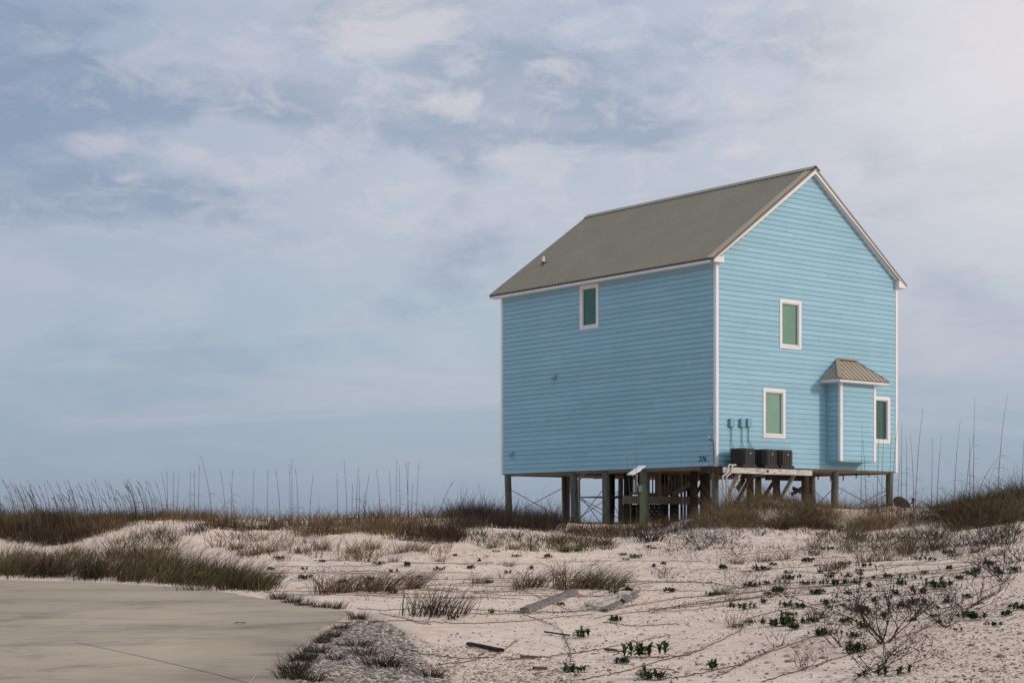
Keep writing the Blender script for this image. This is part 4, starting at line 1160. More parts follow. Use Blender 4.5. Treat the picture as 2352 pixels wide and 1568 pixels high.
for nm_, rr_, per_, h0_, h1_, mat_, lb_, ln_, dr_, wd_ in (
    ('tall_grass_stems', rootsD(1035, 1270, 51, 59, 170), 2, .55, .95, 'purple', 'thin dark stems rising from the clump at the left corner piling', .12, .12, .04),
    ('tall_grass_stems', kd(rootsD(1890, 2430, 47, 53, 560)), 3, .45, .95, 'dry', 'thin curling stems above the right crest grass', .18, .8, .0),
    ('tall_grass_stems', rootsD(2150, 2430, 43, 50, 200), 3, .5, 1.05, 'olive', 'long drooping stems on the high crest at the right edge', .18, .8, .0),
    ('tall_grass_stems', rootsD(480, 1060, 48.5, 54, 330), 3, .4, .85, 'dry', 'thin stems above the low crest left of the house', .15, .5, .0),
    ('tall_grass_stems', rootsD(-60, 480, 50, 56, 240), 3, .4, .75, 'dry', 'thin stems above the left ridge grass', .1, .6, -.15),
    ('tall_grass_stems', rootsD(1290, 1600, 49, 56, 100), 3, .3, .6, 'dry', 'thin stems among the pilings under the long wall', .15, .5, .0),
    ('tall_grass_stems', rootsD(1600, 1920, 48, 52, 300), 3, .35, .75, 'dry', 'curling stems on the mound below the platform', .2, .7, .0),
    ('edge_stems', rootsP(belt, 420), 3, .5, .95, 'dry', 'long thin stems leaning over the driveway edge grass', .15, .4, .30)):
    grass_stuff(nm_, rr_, per_, h0_, h1_, M[mat_], lb_, lean=ln_, droop=dr_, wind=wd_, wmin=.006, wmax=.011, spread=.06, tints=(.1, 1))

# --- stalks, one thing each
def stalk_mesh(h, bend, curls, side=1, plume=True):
    v = MB(); n_ = 9; pts = []; rr = []
    for i in range(n_+1):
        t = i/n_; pts.append((bend[0]*t + bend[1]*t**3, random.uniform(-.01, .01), h*t - abs(bend[1])*.12*t**3)); rr.append(.0075*(1-t)+.0028)
    v.tube(pts, rr, 4, 0, random.uniform(.2, .9), caps=False)
    for c_ in range(curls):
        t = random.uniform(.15, .62); k_ = int(t*n_); p = Vector(pts[k_]); s_ = side if random.random() < .85 else -side; l_ = random.uniform(.18, .32)
        a0 = random.uniform(-.6, .6)
        q = []
        for j in range(7):
            u = j/6; q.append(p + Vector((s_*l_*(u*.95), a0*l_*u, l_*(.75*u-1.15*u*u-.1*math.sin(u*5)*.3))))
        v.tube(q, [.005*(1-j/8) for j in range(7)], 3, 0, .7, caps=False)
    if plume:
        for j in range(6):
            t = random.uniform(.80, .99); x_ = bend[0]*t+bend[1]*t**3; z_ = h*t-abs(bend[1])*.12*t**3
            v.tube([(x_, 0, z_), (x_+random.uniform(-.012, .012)+(.01 if bend[1] > 0 else -.01), random.uniform(-.012, .012), z_+.06)], .0028, 3, 0, .6, caps=False)
    return v
def stalk(tip, base, D, curls, side, label, group, plume=True, curve=None):
    B = at(base[0], base[1], D); zb = float(zg(B[0], B[1])); Tp = at(tip[0], tip[1], D); h = Tp[2]-zb
    dx = Tp[0]-B[0]
    bend = (dx*.55, dx*.45) if curve is None else (dx*(1-curve), dx*curve)
    o = stalk_mesh(h+.05, bend, curls, side, plume).build('sea_oat_stalk', M['oat'])
    o.location = (B[0], B[1], zb-.05); tag(o, label, 'grass stalk', group); return o
GL, GR, GW = 'tall stalks on the crest left of the house', 'tall stalks on the crest right of the house', 'bent stalks on the left ridge'
for (a, b_) in [((742,215),(775,410)),((797,215),(797,400)),((822,235),(812,400)),((767,212),(770,410)),((875,210),(872,430)),((893,205),(893,420)),((915,170),(912,430)),((918,130),(980,400)),
    ((1012,205),(1040,370)),((1068,205),(1062,380)),((1055,260),(1080,380)),((1167,200),(1160,365)),((1230,205),(1228,370)),((1265,195),(1290,390)),((1340,155),(1342,390)),((1330,180),(1333,380)),
    ((1358,200),(1372,380)),((1440,220),(1420,430)),((1548,225),(1553,410)),((1580,160),(1597,400)),((1647,190),(1635,400)),((1652,240),(1650,400)),((1620,265),(1616,400)),((1697,220),(1672,390)),
    ((1730,205),(1748,430)),((1788,210),(1800,420)),((1823,150),(1818,430)),((1835,190),(1838,400)),((1865,165),(1877,410)),((1875,170),(1873,430)),((1925,160),(1912,470)),((1895,270),(1890,430)),((2090,245),(2000,430))]:
    lab = 'thin straight dry stalk standing on the grassy crest left of the house'
    if a == (918, 130): lab = 'tallest left leaning dry stalk on the crest left of the house'
    if a == (2090, 245): lab = 'lone right leaning dry stalk just left of the house'
    stalk((a[0]/2, a[1]/2+976), (b_[0]/2, b_[1]/2+976), random.uniform(49, 52), random.randint(1, 3), 1, lab, GL)
for i in range(140):
    bx_ = rng.uniform(70, 765)/2 if i > 18 else rng.uniform(-10, 70)/2
    tx = bx_ - rng.uniform(14, 34); ty = (rng.uniform(245, 340) if i > 18 else rng.uniform(315, 360))/2+976
    stalk((tx, ty), (bx_, 1185), random.uniform(50, 55), random.randint(1, 3), -1 if random.random() < .5 else 1, 'wind bent feathery stalk among many on the brown left ridge', GW, curve=.75)
for (a, b_) in [((350,465),(400,1300)),((357,620),(345,1250)),((528,445),(500,1200)),((570,500),(545,1250)),((640,550),(620,1200)),((708,420),(640,1100)),((742,445),(735,1250)),((785,600),(788,1210)),
    ((823,560),(860,1200)),((950,290),(865,1300)),((1037,600),(1028,1240)),((1127,560),(1075,1230)),((1308,415),(1240,1240)),((1392,605),(1400,1150)),((1440,560),(1350,1200)),((1445,220),(1430,1150)),
    ((1760,170),(1660,1250)),((1925,540),(1900,1200)),((1690,760),(1430,1110)),((465,1050),(470,1250)),((725,780),(700,1220))]:
    P_ = lambda p: ((3300+p[0]/2.412)/S, (1500+p[1]/2.412)/S)
    lab = 'thin straight dry stalk standing on the crest right of the house'
    if a[0] < 720: lab = 'thin dry stalk rising in front of the right end of the house'
    if a == (1760, 170): lab = 'tallest dry stalk near the right edge of the crest'
    if a == (1445, 220): lab = 'second tallest dry stalk on the right crest'
    if a == (950, 290): lab = 'tall dry stalk rising beside the satellite dish'
    if a == (1690, 760): lab = 'dry stalk leaning far right near the right edge'
    stalk(P_(a), P_(b_), random.uniform(46, 50), random.randint(2, 4), 1, lab, GR, plume=False)
for (a, b_) in [((1425,240),(1470,720)),((1515,235),(1520,800)),((1930,305),(1960,700)),((2195,240),(2215,700)),((2240,230),(2235,700))]:
    P_ = lambda p: ((1900+p[0]/2.352)/S, (1700+p[1]/2.352)/S)
    stalk(P_(a), P_(b_), random.uniform(48.5, 50), 1, 1, 'thin dry stalk in front of the lower long wall', 'stalks in front of the long wall', plume=False)

# --- grass clumps, each its own thing
def clump_mesh(nb, h, spread, wind, mat, droop=.4, lean=.25, wmin=.008, wmax=.014, tints=(0, 1)):
    off = rng.normal(0, spread, (nb, 2)); r = np.zeros((nb, 3)); r[:, :2] = off; r[:, 2] = -.03
    az = np.arctan2(off[:, 1], off[:, 0])+rng.normal(0, .6, nb); le = np.abs(rng.normal(lean, .15, nb))
    vx = np.cos(az)*le+wind; vy = np.sin(az)*le
    V, F_, T_ = blades(r, rng.uniform(.45, 1, nb)*h, np.arctan2(vy, vx), np.hypot(vx, vy), np.clip(rng.normal(droop, .2, nb), 0, 1.2), rng.uniform(wmin, wmax, nb), rng.uniform(*tints, nb), 5, .02)
    return mesh_np('grass_clump', V, F_, tint=T_, mats=[mat])
cl_tall = [clump_mesh(random.randint(110, 190), random.uniform(.68, .85), random.uniform(.10, .17), .22, M['dry' if _ % 2 else 'olive'], .8, .34) for _ in range(6)]
cl_brown = [clump_mesh(110, .40, .13, .15, M['dry'], .3, .35) for _ in range(3)]
cl_low = [clump_mesh(200, .24, .085, 0, M['olive'], .25, .5, .007, .012, (0, .35)) for _ in range(3)]
cl_dark = [clump_mesh(150, .25, .09, 0, M['purple'], .4, .5, .006, .011) for _ in range(3)]
cl_stem = [clump_mesh(90, .55, .16, .25, M['purple'], .2, .35, .009, .014) for _ in range(2)]
def place(me, px, py, sc, label, group, name='grass_clump', cat='grass clump', rz=None):
    p = hit(px, py); o = link(name, me, loc=p); o.rotation_euler = (0, 0, random.uniform(-.5, .5) if rz is None else rz)
    s = sc*random.uniform(.9, 1.1); o.scale = (s, s, s*random.uniform(.9, 1.1)); return tag(o, label, cat, group)
GT = 'tall grass clumps on the open sand'
for px, py, sc, lab in [(760, 1362, 1.0, 'tall arching olive grass clump nearest the driveway corner'), (800, 1358, .8, 'thin grass clump right beside the clump nearest the driveway corner'),
    (880, 1358, 1.15, 'widest arching grass clump in the row on the sand'), (850, 1356, .9, 'grass clump on the left side of the widest clump'), (948, 1352, .75, 'small upright grass clump right of the widest clump'),
    (1205, 1352, .95, 'round arching grass clump between the vines left of the boards'), (1230, 1348, .8, 'lighter grass clump leaning on the round clump'), (1315, 1352, 1.15, 'darkest tallest grass clump above the left board'),
    (1350, 1350, .9, 'thin clump right of the darkest tall clump'), (1390, 1352, .95, 'leaning grass clump above the rope'), (1420, 1348, .6, 'short clump right of the rope top'),
    (450, 1360, 1.0, 'reddish grass clump at the driveway edge by the yellow flowers'), (540, 1350, 1.15, 'large grass clump where the driveway belt ends'), (600, 1352, .9, 'small end clump of the driveway belt'),
    (1100, 1340, .5, 'small lone tuft in the middle of the vines'), (1655, 1365, .45, 'small lone tuft right of the boards')]:
    place(random.choice(cl_tall), px, py, sc, lab, GT)
for px, py, sc in [(30, 1318, .9), (75, 1325, .7), (130, 1322, 1.0), (205, 1328, .8), (240, 1322, 1.1), (290, 1334, .8), (330, 1326, 1.05), (385, 1338, .9), (415, 1328, 1.1), (485, 1345, .9), (510, 1338, 1.0), (570, 1352, .8)]:
    place(random.choice(cl_tall), px, py, sc, 'taller wind leaning clump within the grass lining the far driveway edge', 'tall clumps in the driveway edge grass')
for px, py, sc, lab in [(970, 1412, 1.0, 'bare purple stemmed clump on sand right of the gravel'), (1000, 1415, 1.1, 'purple stemmed clump in the middle of the open sand'), (1040, 1412, .8, 'short purple stemmed clump right of the pair')]:
    place(random.choice(cl_stem), px, py, sc, lab, 'purple stemmed clumps')
for px, py, sc in [(640, 1376, 1.0), (670, 1384, .9), (700, 1392, .9), (735, 1396, .8), (770, 1398, .8)]:
    place(random.choice(cl_low), px, py, sc, 'low dark clump lining the far driveway edge near the corner', 'low clumps on the far driveway edge')
for px, py, sc in [(690, 1522, 1.0), (671, 1552, 1.0), (738, 1478, .8), (783, 1446, .8), (820, 1422, 1.0), (760, 1462, 1.0), (722, 1500, 1.2), (700, 1515, .9), (678, 1540, 1.1), (668, 1562, 1.0), (715, 1566, .9), (745, 1470, .7)]:
    place(random.choice(cl_low), px, py, sc*.72, 'spiky dark green clump lining the driveway edge beside the gravel', 'spiky clumps on the gravel side of the driveway')
for px, py, sc, lab in [(822, 1485, .9, 'upper small reddish tuft on the gravel'), (838, 1505, .9, 'small reddish tuft below the upper one on gravel'), (770, 1518, .6, 'sparse reddish tuft at left on the gravel'), (875, 1532, 1.2, 'largest reddish tuft on the gravel'), (895, 1535, .8, 'reddish tuft touching the largest one'), (992, 1556, .8, 'lone reddish tuft on sand right of the gravel'), (1180, 1300, .8, 'dark round bush')][:-1]:
    place(random.choice(cl_dark), px, py, sc, lab, 'reddish tufts on the gravel')
for px, py, sc, lab in [(1030, 1242, 1.9, 'dense dark round bush at the left foot of the piling dune'), (1010, 1235, 1.5, 'smaller dark bush left of the round bush'), (1490, 1242, 1.9, 'dark bush on sand below the green post'), (1385, 1252, 1.3, 'small dark bush on sand below the second piling')]:
    place(random.choice(cl_dark), px, py, sc*1.1, lab, 'dark bushes on the slope', 'dark_bush', 'bush')
for px, py, sc in [(620, 1268, .8), (540, 1262, .7), (585, 1275, .6), (690, 1270, .8), (740, 1262, .9), (810, 1268, .7), (860, 1262, .9), (930, 1268, 1.0), (960, 1264, .9), (905, 1290, .5), (1130, 1258, .6), (1185, 1262, .5), (1010, 1290, .6), (1290, 1320, .5), (1170, 1300, .5)]:
    place(random.choice(cl_brown), px, py, sc, 'short thin brown tuft on the sand slope below the left crest', 'short tufts below the left crest')
for px, py, sc in [(1690, 1295, .7), (1750, 1290, .8), (1905, 1310, 1.0), (1930, 1305, .8), (1990, 1290, .9), (2030, 1288, .8), (2085, 1272, 1.0), (2150, 1262, 1.0), (1870, 1275, .7), (2190, 1278, .7), (2240, 1268, .7), (1800, 1284, .7), (2290, 1275, .5), (1960, 1400, .6), (1880, 1420, .6), (1690, 1440, .5), (1800, 1330, .5)]:
    place(random.choice(cl_brown), px, py, sc, 'short thin brown tuft on the sand slope below the right crest', 'short tufts below the right crest')

# --- green leafy weeds
def weed_mesh(nr=4, h=.11, spread=.12):
    v = []; q = []; T_ = []
    for r_ in range(nr):
        cx_, cy_ = random.gauss(0, spread), random.gauss(0, spread*.8); hh = random.uniform(.1, .5)*h; tb = random.uniform(-.2, .2)
        for i in range(random.randint(9, 15)):
            a = random.uniform(0, 6.283); el = random.uniform(.1, 1.35); l_ = random.uniform(.55, 1.1)*h*.8; w_ = l_*random.uniform(.20, .32)
            b0 = Vector((cx_, cy_, random.uniform(.2, 1)*hh)); d = Vector((math.cos(a)*math.cos(el), math.sin(a)*math.cos(el), math.sin(el)))
            s = d.cross(Vector((0, 0, 1))).normalized(); up = s.cross(d)
            k = len(v); m1 = b0+d*l_*.5+up*.012; tp = b0+d*l_ - Vector((0, 0, l_*.18))
            v += [b0-s*w_*.15, b0+s*w_*.15, m1+s*w_*.55, m1-s*w_*.55, tp+s*w_*.3, tp-s*w_*.3]
            q += [(k, k+1, k+2, k+3), (k+3, k+2, k+4, k+5)]; T_ += [min(1, max(0, random.uniform(0, .9)+tb))]*6
    return mesh_np('leafy_weed', np.array([tuple(p) for p in v]), np.array(q), tint=T_, mats=[M['leaf']])
weeds = [weed_mesh(random.randint(6, 10), random.uniform(.105, .14), random.uniform(.05, .085)) for _ in range(7)]
def weed(px, py, sc, lab, grp):
    o = place(random.choice(weeds), px, py, sc, lab, grp, 'leafy_weed', 'weed', random.uniform(0, 6.28)); return o
big = [(1485, 1508, 1.5, 'large dark green leafy weed near the bottom centre of the sand'), (1334, 1466, 1.3, 'spreading green weed on open sand below the rope'), (1412, 1428, .9, 'olive weed just below the board under the rope'),
    (1290, 1390, .7, 'small green weed beside the top end of the left board'), (1432, 1388, 1.0, 'green weed growing through the coiled rope'), (1447, 1360, 1.1, 'green weed above the coiled rope'), (1417, 1364, .7, 'small green weed left above the coiled rope'),
    (1533, 1361, 1.0, 'green tuft weed above the right board end'), (1636, 1368, .8, 'small green tuft on sand right of the right board'), (1494, 1562, 1.0, 'green weed with curled vine at the bottom edge'), (1433, 1526, .9, 'narrow green weed left of the largest one'),
    (1315, 1545, .9, 'green weed at the lower end of the curved vine'), (1036, 1424, .9, 'green weed below the purple clump'), (1130, 1410, .7, 'flat green weed on vines left of the boards'), (2245, 1424, 1.0, 'green weed at right on the pebbly slope'),
    (2155, 1352, 1.5, 'widest bright green weed on the right slope'), (1862, 1270, .7, 'green weed below the right crest'), (1770, 1440, 1.1, 'green weed under dark twigs'), (1806, 1438, 1.2, 'dark mounded weed left of the bare bush'), (2340, 1400, 1.0, 'weed touching the right edge above the pebbles')]
for t in big: weed(*t, 'larger green weeds')
wl = [(620,1310),(642,1285),(700,1308),(735,1290),(815,1270),(870,1300),(905,1312),(790,1340),(855,1335),(935,1300),(997,1252),(1047,1280),(1105,1288),(1140,1265),(1063,1232),(1183,1278),(1255,1280),(1330,1270),(640,1330),(700,1332),(905,1365),(1010,1310),(1080,1308),(1166,1320),(1225,1308),(960,1330),(1120,1340)]
for px, py in wl: weed(px+random.uniform(-4, 4), py+random.uniform(-3, 3), random.uniform(.6, 1.0), 'small green weed on the sand between driveway and house', 'small weeds left of centre')
wr = [(1500,1302),(1530,1300),(1660,1305),(1770,1298),(1745,1312),(1820,1330),(1848,1290),(1905,1325),(1923,1345),(1940,1325),(1960,1340),(2040,1325),(2070,1345),(2100,1330),(2125,1320),(2180,1312),(2240,1320),(2290,1310),(2330,1312),(1950,1365),(1990,1350),(2010,1385),(1880,1365),(1845,1400),(1900,1385),(2060,1365),(1755,1385),(1790,1365),(1850,1345),(2110,1360),(2200,1330),(2265,1300),(1730,1350),(1700,1398),(1810,1395),(1945,1430),(1985,1440),(2030,1420),(2070,1400),(2120,1395),(1640,1540),(1960,1500),(2020,1550),(1895,1460),(2130,1290),(2180,1275),(2090,1390),(2225,1375)]
for px, py in wr: weed(px+random.uniform(-4, 4), py+random.uniform(-3, 3), random.uniform(.7, 1.15), 'green weed on the right sand slope below the house', 'green weeds on the right slope')
for i in range(60):
    px, py = (random.uniform(1700, 2330), random.uniform(1300, 1470)) if i < 42 else (random.uniform(1250, 2100), random.uniform(1255, 1400))
    weed(px, py, random.uniform(.45, .95), 'green weed among many on the right sand slope below the house' if i < 42 else 'little green weed between the pilings and the mid slope vines', 'green weeds on the right slope' if i < 42 else 'little weeds on the mid slope')
# yellow flower plant
fl_ = empty('yellow_flower_plant', hit(464, 1340)); tag(fl_, 'small bright yellow flowers in the grass at the driveway edge', 'flower')
o = link('leaves', weeds[0], fl_); o.scale = (1.2, 1.2, 1.6)
v = MB()
for i in range(16):
    x, y, z = random.gauss(0, .10), random.gauss(0, .06), random.uniform(.13, .24)
    for k in range(5):
        a = k*1.2566; v.poly([(x, y, z), (x+.022*math.cos(a-.4), y+.022*math.sin(a-.4), z+.012), (x+.032*math.cos(a), y+.032*math.sin(a), z+.006), (x+.022*math.cos(a+.4), y+.022*math.sin(a+.4), z+.012)])
v.build('flower_heads', M['yellow'], fl_)

# --- dead twiggy shrubs
def shrub_mesh(spread=1.0, h=.45, n0=9, sweep=.3):
    tw = MB(); sd_ = tw
    def branch(p, d, l, r, lv):
        k = 4; pts = [p]
        for i in range(k):
            d = (d + Vector((random.gauss(0, .16), random.gauss(0, .16), random.gauss(.05, .10)))).normalized()
            q = pts[-1]+d*l/k
            if q.z < .01: q.z = .01; d.z = abs(d.z)
            pts.append(q)
        tw.tube(pts, [r*(1-.12*i) for i in range(k+1)], 3, 0, random.random(), caps=False)
        for i in range(1, k+1):
            if random.random() < .42:
                c_ = pts[i]+Vector((random.gauss(0, .012), random.gauss(0, .012), random.gauss(0, .012))); s_ = random.uniform(.005, .010)
                sd_.add([c_+Vector((s_, 0, 0)), c_-Vector((s_, 0, 0)), c_+Vector((0, s_, 0)), c_-Vector((0, s_, 0)), c_+Vector((0, 0, s_)), c_-Vector((0, 0, s_))], [(0, 2, 4), (2, 1, 4), (1, 3, 4), (3, 0, 4), (2, 0, 5), (1, 2, 5), (3, 1, 5), (0, 3, 5)], 1)
        if lv < 3:
            for _ in range(3 if lv < 1 else (2 if lv < 2 else 1)):
                i = random.randint(1, k); dd = (d+Vector((random.gauss(0, .6), random.gauss(0, .6), random.gauss(.15, .3)))).normalized()
                branch(pts[i], dd, l*random.uniform(.45, .7), r*.62, lv+1)
    for i in range(n0):
        a = random.uniform(0, 6.283); d = Vector((math.cos(a)+sweep, math.sin(a)*.8, h/spread*1.6)).normalized()
        branch(Vector((random.gauss(0, .05), random.gauss(0, .05), -.02)), d, spread*random.uniform(.4, .6), .0062, 0)
    return tw, sd_
protos = []
for sp_, hh, n0 in ((1.1, .45, 9), (.9, .5, 7), (1.0, .3, 8)):
    tw, sd_ = shrub_mesh(sp_, hh, n0); protos.append(tw.build('dead_shrub', [M['twig'], M['seed']]))
shr = [(2030, 1478, 1.25, 0, 'largest sprawling bare dark shrub on the right slope'), (1925, 1488, .9, 1, 'bare shrub touching the left of the largest one'), (2090, 1425, .9, 2, 'bare shrub above right of the largest one'), (1985, 1420, .85, 1, 'upright bare shrub above the largest one'),
       (2170, 1440, .9, 0, 'bare shrub right of the largest one'), (2220, 1400, .9, 2, 'low bare shrub on the right pebbly slope'), (2300, 1335, 1.1, 0, 'bare dark shrub at the right edge below the crest'), (2335, 1290, 1.0, 1, 'topmost bare shrub at the right edge'), (2250, 1310, .7, 1, 'thin bare shrub left of the right edge pair'),
       (1610, 1262, 1.25, 0, 'wide bare dark shrub on sand below the grassy mound'), (1575, 1250, .9, 2, 'low bare shrub left of the wide one'), (1690, 1280, .7, 1, 'small bare shrub right of the wide one'), (1805, 1375, .7, 1, 'bare twigs rising among weeds left of the slope'), (1770, 1372, .6, 2, 'low bare twigs beside the rising twigs'),
       (2150, 1262, .8, 0, 'bare dark twigs below the right crest'), (2050, 1250, .8, 2, 'low dark twigs below the piling at the right corner'), (1680, 1392, .6, 2, 'low dark shrub on sand near the vines'), (1490, 1245, .8, 1, 'tangled bare twigs around the dark bush'), (2010, 1545, .9, 2, 'bare twigs near the bottom edge of the slope'), (1845, 1540, .5, 2, 'small bare twig heap near the bottom edge'),
       (1700, 1352, .6, 2, 'small dark shrub above the vines'), (1090, 1252, .6, 1, 'small bare shrub beside the dark round bush')]
used = set()
for px, py, sc, k, lab in shr:
    p = hit(px, py)
    if k not in used: o = protos[k]; used.add(k)
    else: o = copy_tree(protos[k])
    o.location = p; o.rotation_euler = (0, 0, random.uniform(-.6, .6)); o.scale = (sc*1.15, sc*.9, sc*.85); tag(o, lab, 'shrub', 'bare dark shrubs')

# --- vines creeping over the sand
def vine(pts, label, group='vines creeping over the sand', r=.006):
    P2 = []
    for i in range(len(pts)-1):
        (x0, y0), (x1, y1) = pts[i], pts[i+1]; k = max(2, int(math.hypot(x1-x0, (y1-y0)*3)/9))
        for j in range(k): P2.append((x0+(x1-x0)*j/k, y0+(y1-y0)*j/k))
    P2.append(pts[-1]); P2 = np.array(P2)
    P2[:, 1] += np.cumsum(rng.normal(0, .35, len(P2)))*.6
    H = hits(P2[:, 0], P2[:, 1])
    if len(H) < 3: return
    # drop jumps over humps
    keep = [H[0]]
    for h_ in H[1:]:
        if abs(h_[1]-keep[-1][1]) < 2.5: keep.append(h_)
    H = np.array(keep)
    if len(H) < 3: return
    for _ in range(2): H[1:-1, :2] = (H[:-2, :2]+H[1:-1, :2]*2+H[2:, :2])/4
    H[:, 2] = zg(H[:, 0], H[:, 1])
    o0 = H[0].copy(); v = MB(); zj = rng.uniform(.004, .02, len(H))
    v.tube([(h_[0]-o0[0], h_[1]-o0[1], h_[2]-o0[2]+z_) for h_, z_ in zip(H, zj)], r, 4, 0, .5, caps=False)
    for h_ in H:
        if random.random() < .75:
            for _ in range(random.randint(1, 3)):
                a = random.uniform(0, 6.28); c_ = Vector((h_[0]-o0[0]+random.gauss(0, .03), h_[1]-o0[1]+random.gauss(0, .03), h_[2]-o0[2]+random.uniform(.01, .05))); s_ = random.uniform(.012, .03)
                v.poly([c_, c_+Vector((math.cos(a)*s_, math.sin(a)*s_, s_*.6)), c_+Vector((math.cos(a+.8)*s_, math.sin(a+.8)*s_, s_*.2))], 1)
    o = v.build('vine_runner', [M['vine'], M['seed']]); o.location = tuple(o0); return tag(o, label, 'vine', group)
vs_named = [([(1130,1345),(1180,1390),(1210,1405),(1260,1430),(1300,1475),(1330,1500)][0:0] or [(1180,1468-64),(1240,1425),(1290,1448),(1300,1475),(1312,1510),(1308,1535)], 'thick vine curving down the sand left of the spreading weed'),
    ([(1000,1392),(1090,1402),(1160,1405),(1300,1405),(1400,1398),(1480,1385)], 'long vine passing below the two weathered boards'),
    ([(940,1385),(1020,1408),(1130,1412),(1260,1408),(1400,1400),(1550,1375),(1700,1358)], 'long vine running from gravel past both boards'),
    ([(870,1410),(960,1430),(1080,1436),(1180,1432),(1300,1420),(1360,1415)], 'lowest long vine leaving the gravel edge'),
    ([(1330,1372),(1400,1352),(1500,1340),(1600,1338),(1700,1352),(1740,1358)], 'vine crossing above the right board'),
    ([(1190,1352),(1260,1382),(1310,1402)], 'short vine hanging over the left board'),
    ([(1365,1420),(1420,1412),(1520,1400),(1600,1384),(1720,1362),(1800,1350)], 'vine rising right from the right board end'),
    ([(1385,1430),(1450,1440),(1520,1437),(1560,1436)], 'short bowed vine below the right board'),
    ([(1330,1562),(1400,1552),(1480,1530),(1550,1510),(1600,1498)], 'vine rising from the bottom edge left of the largest weed'),
    ([(1480,1562),(1460,1548),(1480,1538),(1530,1538),(1560,1548)], 'looped vine around the bottom edge weed'),
    ([(1500,1565),(1600,1552),(1700,1530),(1760,1500),(1800,1482)], 'vine along the bottom toward the bare shrubs'),
    ([(1160,1517),(1260,1512),(1360,1498),(1450,1480),(1540,1462)], 'thin vine crossing below the spreading weed'),
    ([(1470,1515),(1520,1510),(1570,1512),(1640,1480),(1700,1450)], 'vine climbing right from the largest weed'),
    ([(1700,1452),(1720,1420),(1800,1400),(1900,1385),(2000,1370)], 'vine along the weeds in mid slope'),
    ([(1500,1405),(1600,1392),(1750,1372),(1850,1362)], 'straight vine across the middle slope'),
    ([(1640,1560),(1760,1500),(1850,1470),(1930,1440)], 'vine below the bare shrubs'),
    ([(1960,1568),(2050,1500),(2150,1420),(2230,1370),(2330,1330)], 'long vine running up the pebbly right slope'),
    ([(1750,1568),(1900,1520),(2020,1482),(2130,1440),(2200,1400)], 'vine rising behind the largest bare shrub'),
    ([(1700,1345),(1850,1340),(2000,1330),(2150,1312),(2300,1290)], 'vine crossing the upper right slope'),
    ([(1800,1310),(1900,1318),(2000,1308),(2080,1280),(2130,1262)], 'dark vine bending up to the right crest'),
    ([(820,1398),(870,1405),(930,1400),(1000,1396)], 'dark tangled vine at the driveway corner'),
    ([(770,1432),(850,1430),(930,1425),(990,1436)], 'dark vine creeping over the top of the gravel'),
    ([(920,1490),(980,1505),(1060,1515),(1140,1510)], 'bare vine across the gravel and sand boundary'),
    ([(1000,1530),(1080,1520),(1150,1500),(1190,1470)], 'thin dead runner right of the gravel tufts')]
for pts, lab in vs_named: vine(pts, lab, r=.0052)
for i in range(46):
    left = i < 26
    x0 = random.uniform(560, 1350) if left else random.uniform(1450, 2150); ln = random.uniform(150, 420); y0 = random.uniform(1288, 1372) if left else random.uniform(1268, 1420)
    sl = random.uniform(-.02, .03) if left else random.uniform(-.16, -.04)
    pts = [(x0+ln*t, y0+sl*ln*t+random.uniform(-1.5, 1.5)) for t in (0, .25, .5, .75, 1)]
    vine(pts, 'thin brown vine among many stretched over the sand left of centre' if left else 'thin brown vine among many on the right slope', 'thin vines left of centre' if left else 'thin vines on the right slope', r=.0045)

# --- stones and litter
ico_v = np.array([(0, 0, 1), (.894, 0, .447), (.276, .851, .447), (-.724, .526, .447), (-.724, -.526, .447), (.276, -.851, .447), (.724, .526, -.447), (-.276, .851, -.447), (-.894, 0, -.447), (-.276, -.851, -.447), (.724, -.526, -.447), (0, 0, -1)])
ico_f = np.array([(0,1,2),(0,2,3),(0,3,4),(0,4,5),(0,5,1),(1,6,2),(2,7,3),(3,8,4),(4,9,5),(5,10,1),(6,7,2),(7,8,3),(8,9,4),(9,10,5),(10,6,1),(11,7,6),(11,8,7),(11,9,8),(11,10,9),(11,6,10)])
def stones(name, roots, smin, smax, mat, label, flat=.55, tints=(0, 1), cat='gravel'):
    n_ = len(roots); s = smin*(smax/smin)**(rng.uniform(0, 1, n_)**1.8)
    V = ico_v[None]*(1+rng.normal(0, .16, (n_, 12, 1)))
    V = V*np.stack([s*rng.uniform(.8, 1.4, n_), s*rng.uniform(.7, 1.1, n_), s*flat*rng.uniform(.6, 1.1, n_)], 1)[:, None, :]
    a = rng.uniform(0, 6.28, n_); c_, s_ = np.cos(a)[:, None], np.sin(a)[:, None]
    X = V[..., 0]*c_-V[..., 1]*s_; Y = V[..., 0]*s_+V[..., 1]*c_; V = np.stack([X, Y, V[..., 2]], -1)+roots[:, None, :]
    Fc = (np.arange(n_)*12)[:, None, None]+ico_f[None]
    return tag(link(name, mesh_np(name, V.reshape(-1, 3), Fc.reshape(-1, 3), tint=np.repeat(rng.uniform(*tints, n_), 12), mats=[mat])), label, cat, kind='stuff')
gp = [(652, 1580), (660, 1545), (700, 1492), (760, 1446), (820, 1420), (880, 1425), (930, 1450), (965, 1505), (1010, 1545), (1050, 1580)]
st1 = rootsP(gp, 12000); stones('gravel', st1, .012, .040, M['stone'], 'grey gravel patch beside the driveway', tints=(0, 1))
st2 = np.concatenate([rootsP([(930, 1450), (1000, 1480), (1200, 1500), (1320, 1520), (1350, 1580), (1050, 1580)], 3800), rootsP([(1900, 1580), (2060, 1480), (2200, 1420), (2352, 1360), (2380, 1580)], 2600),
                      rootsP([(600, 1300), (900, 1320), (1100, 1318), (1100, 1340), (700, 1345)], 1400), rootsP([(1500, 1305), (1800, 1300), (1780, 1345), (1550, 1350)], 1500), rootsP([(1000, 1400), (1900, 1380), (2352, 1300), (2352, 1580), (1000, 1580)], 1500),
                      rootsD(285, 480, 48.5, 51, 500)])
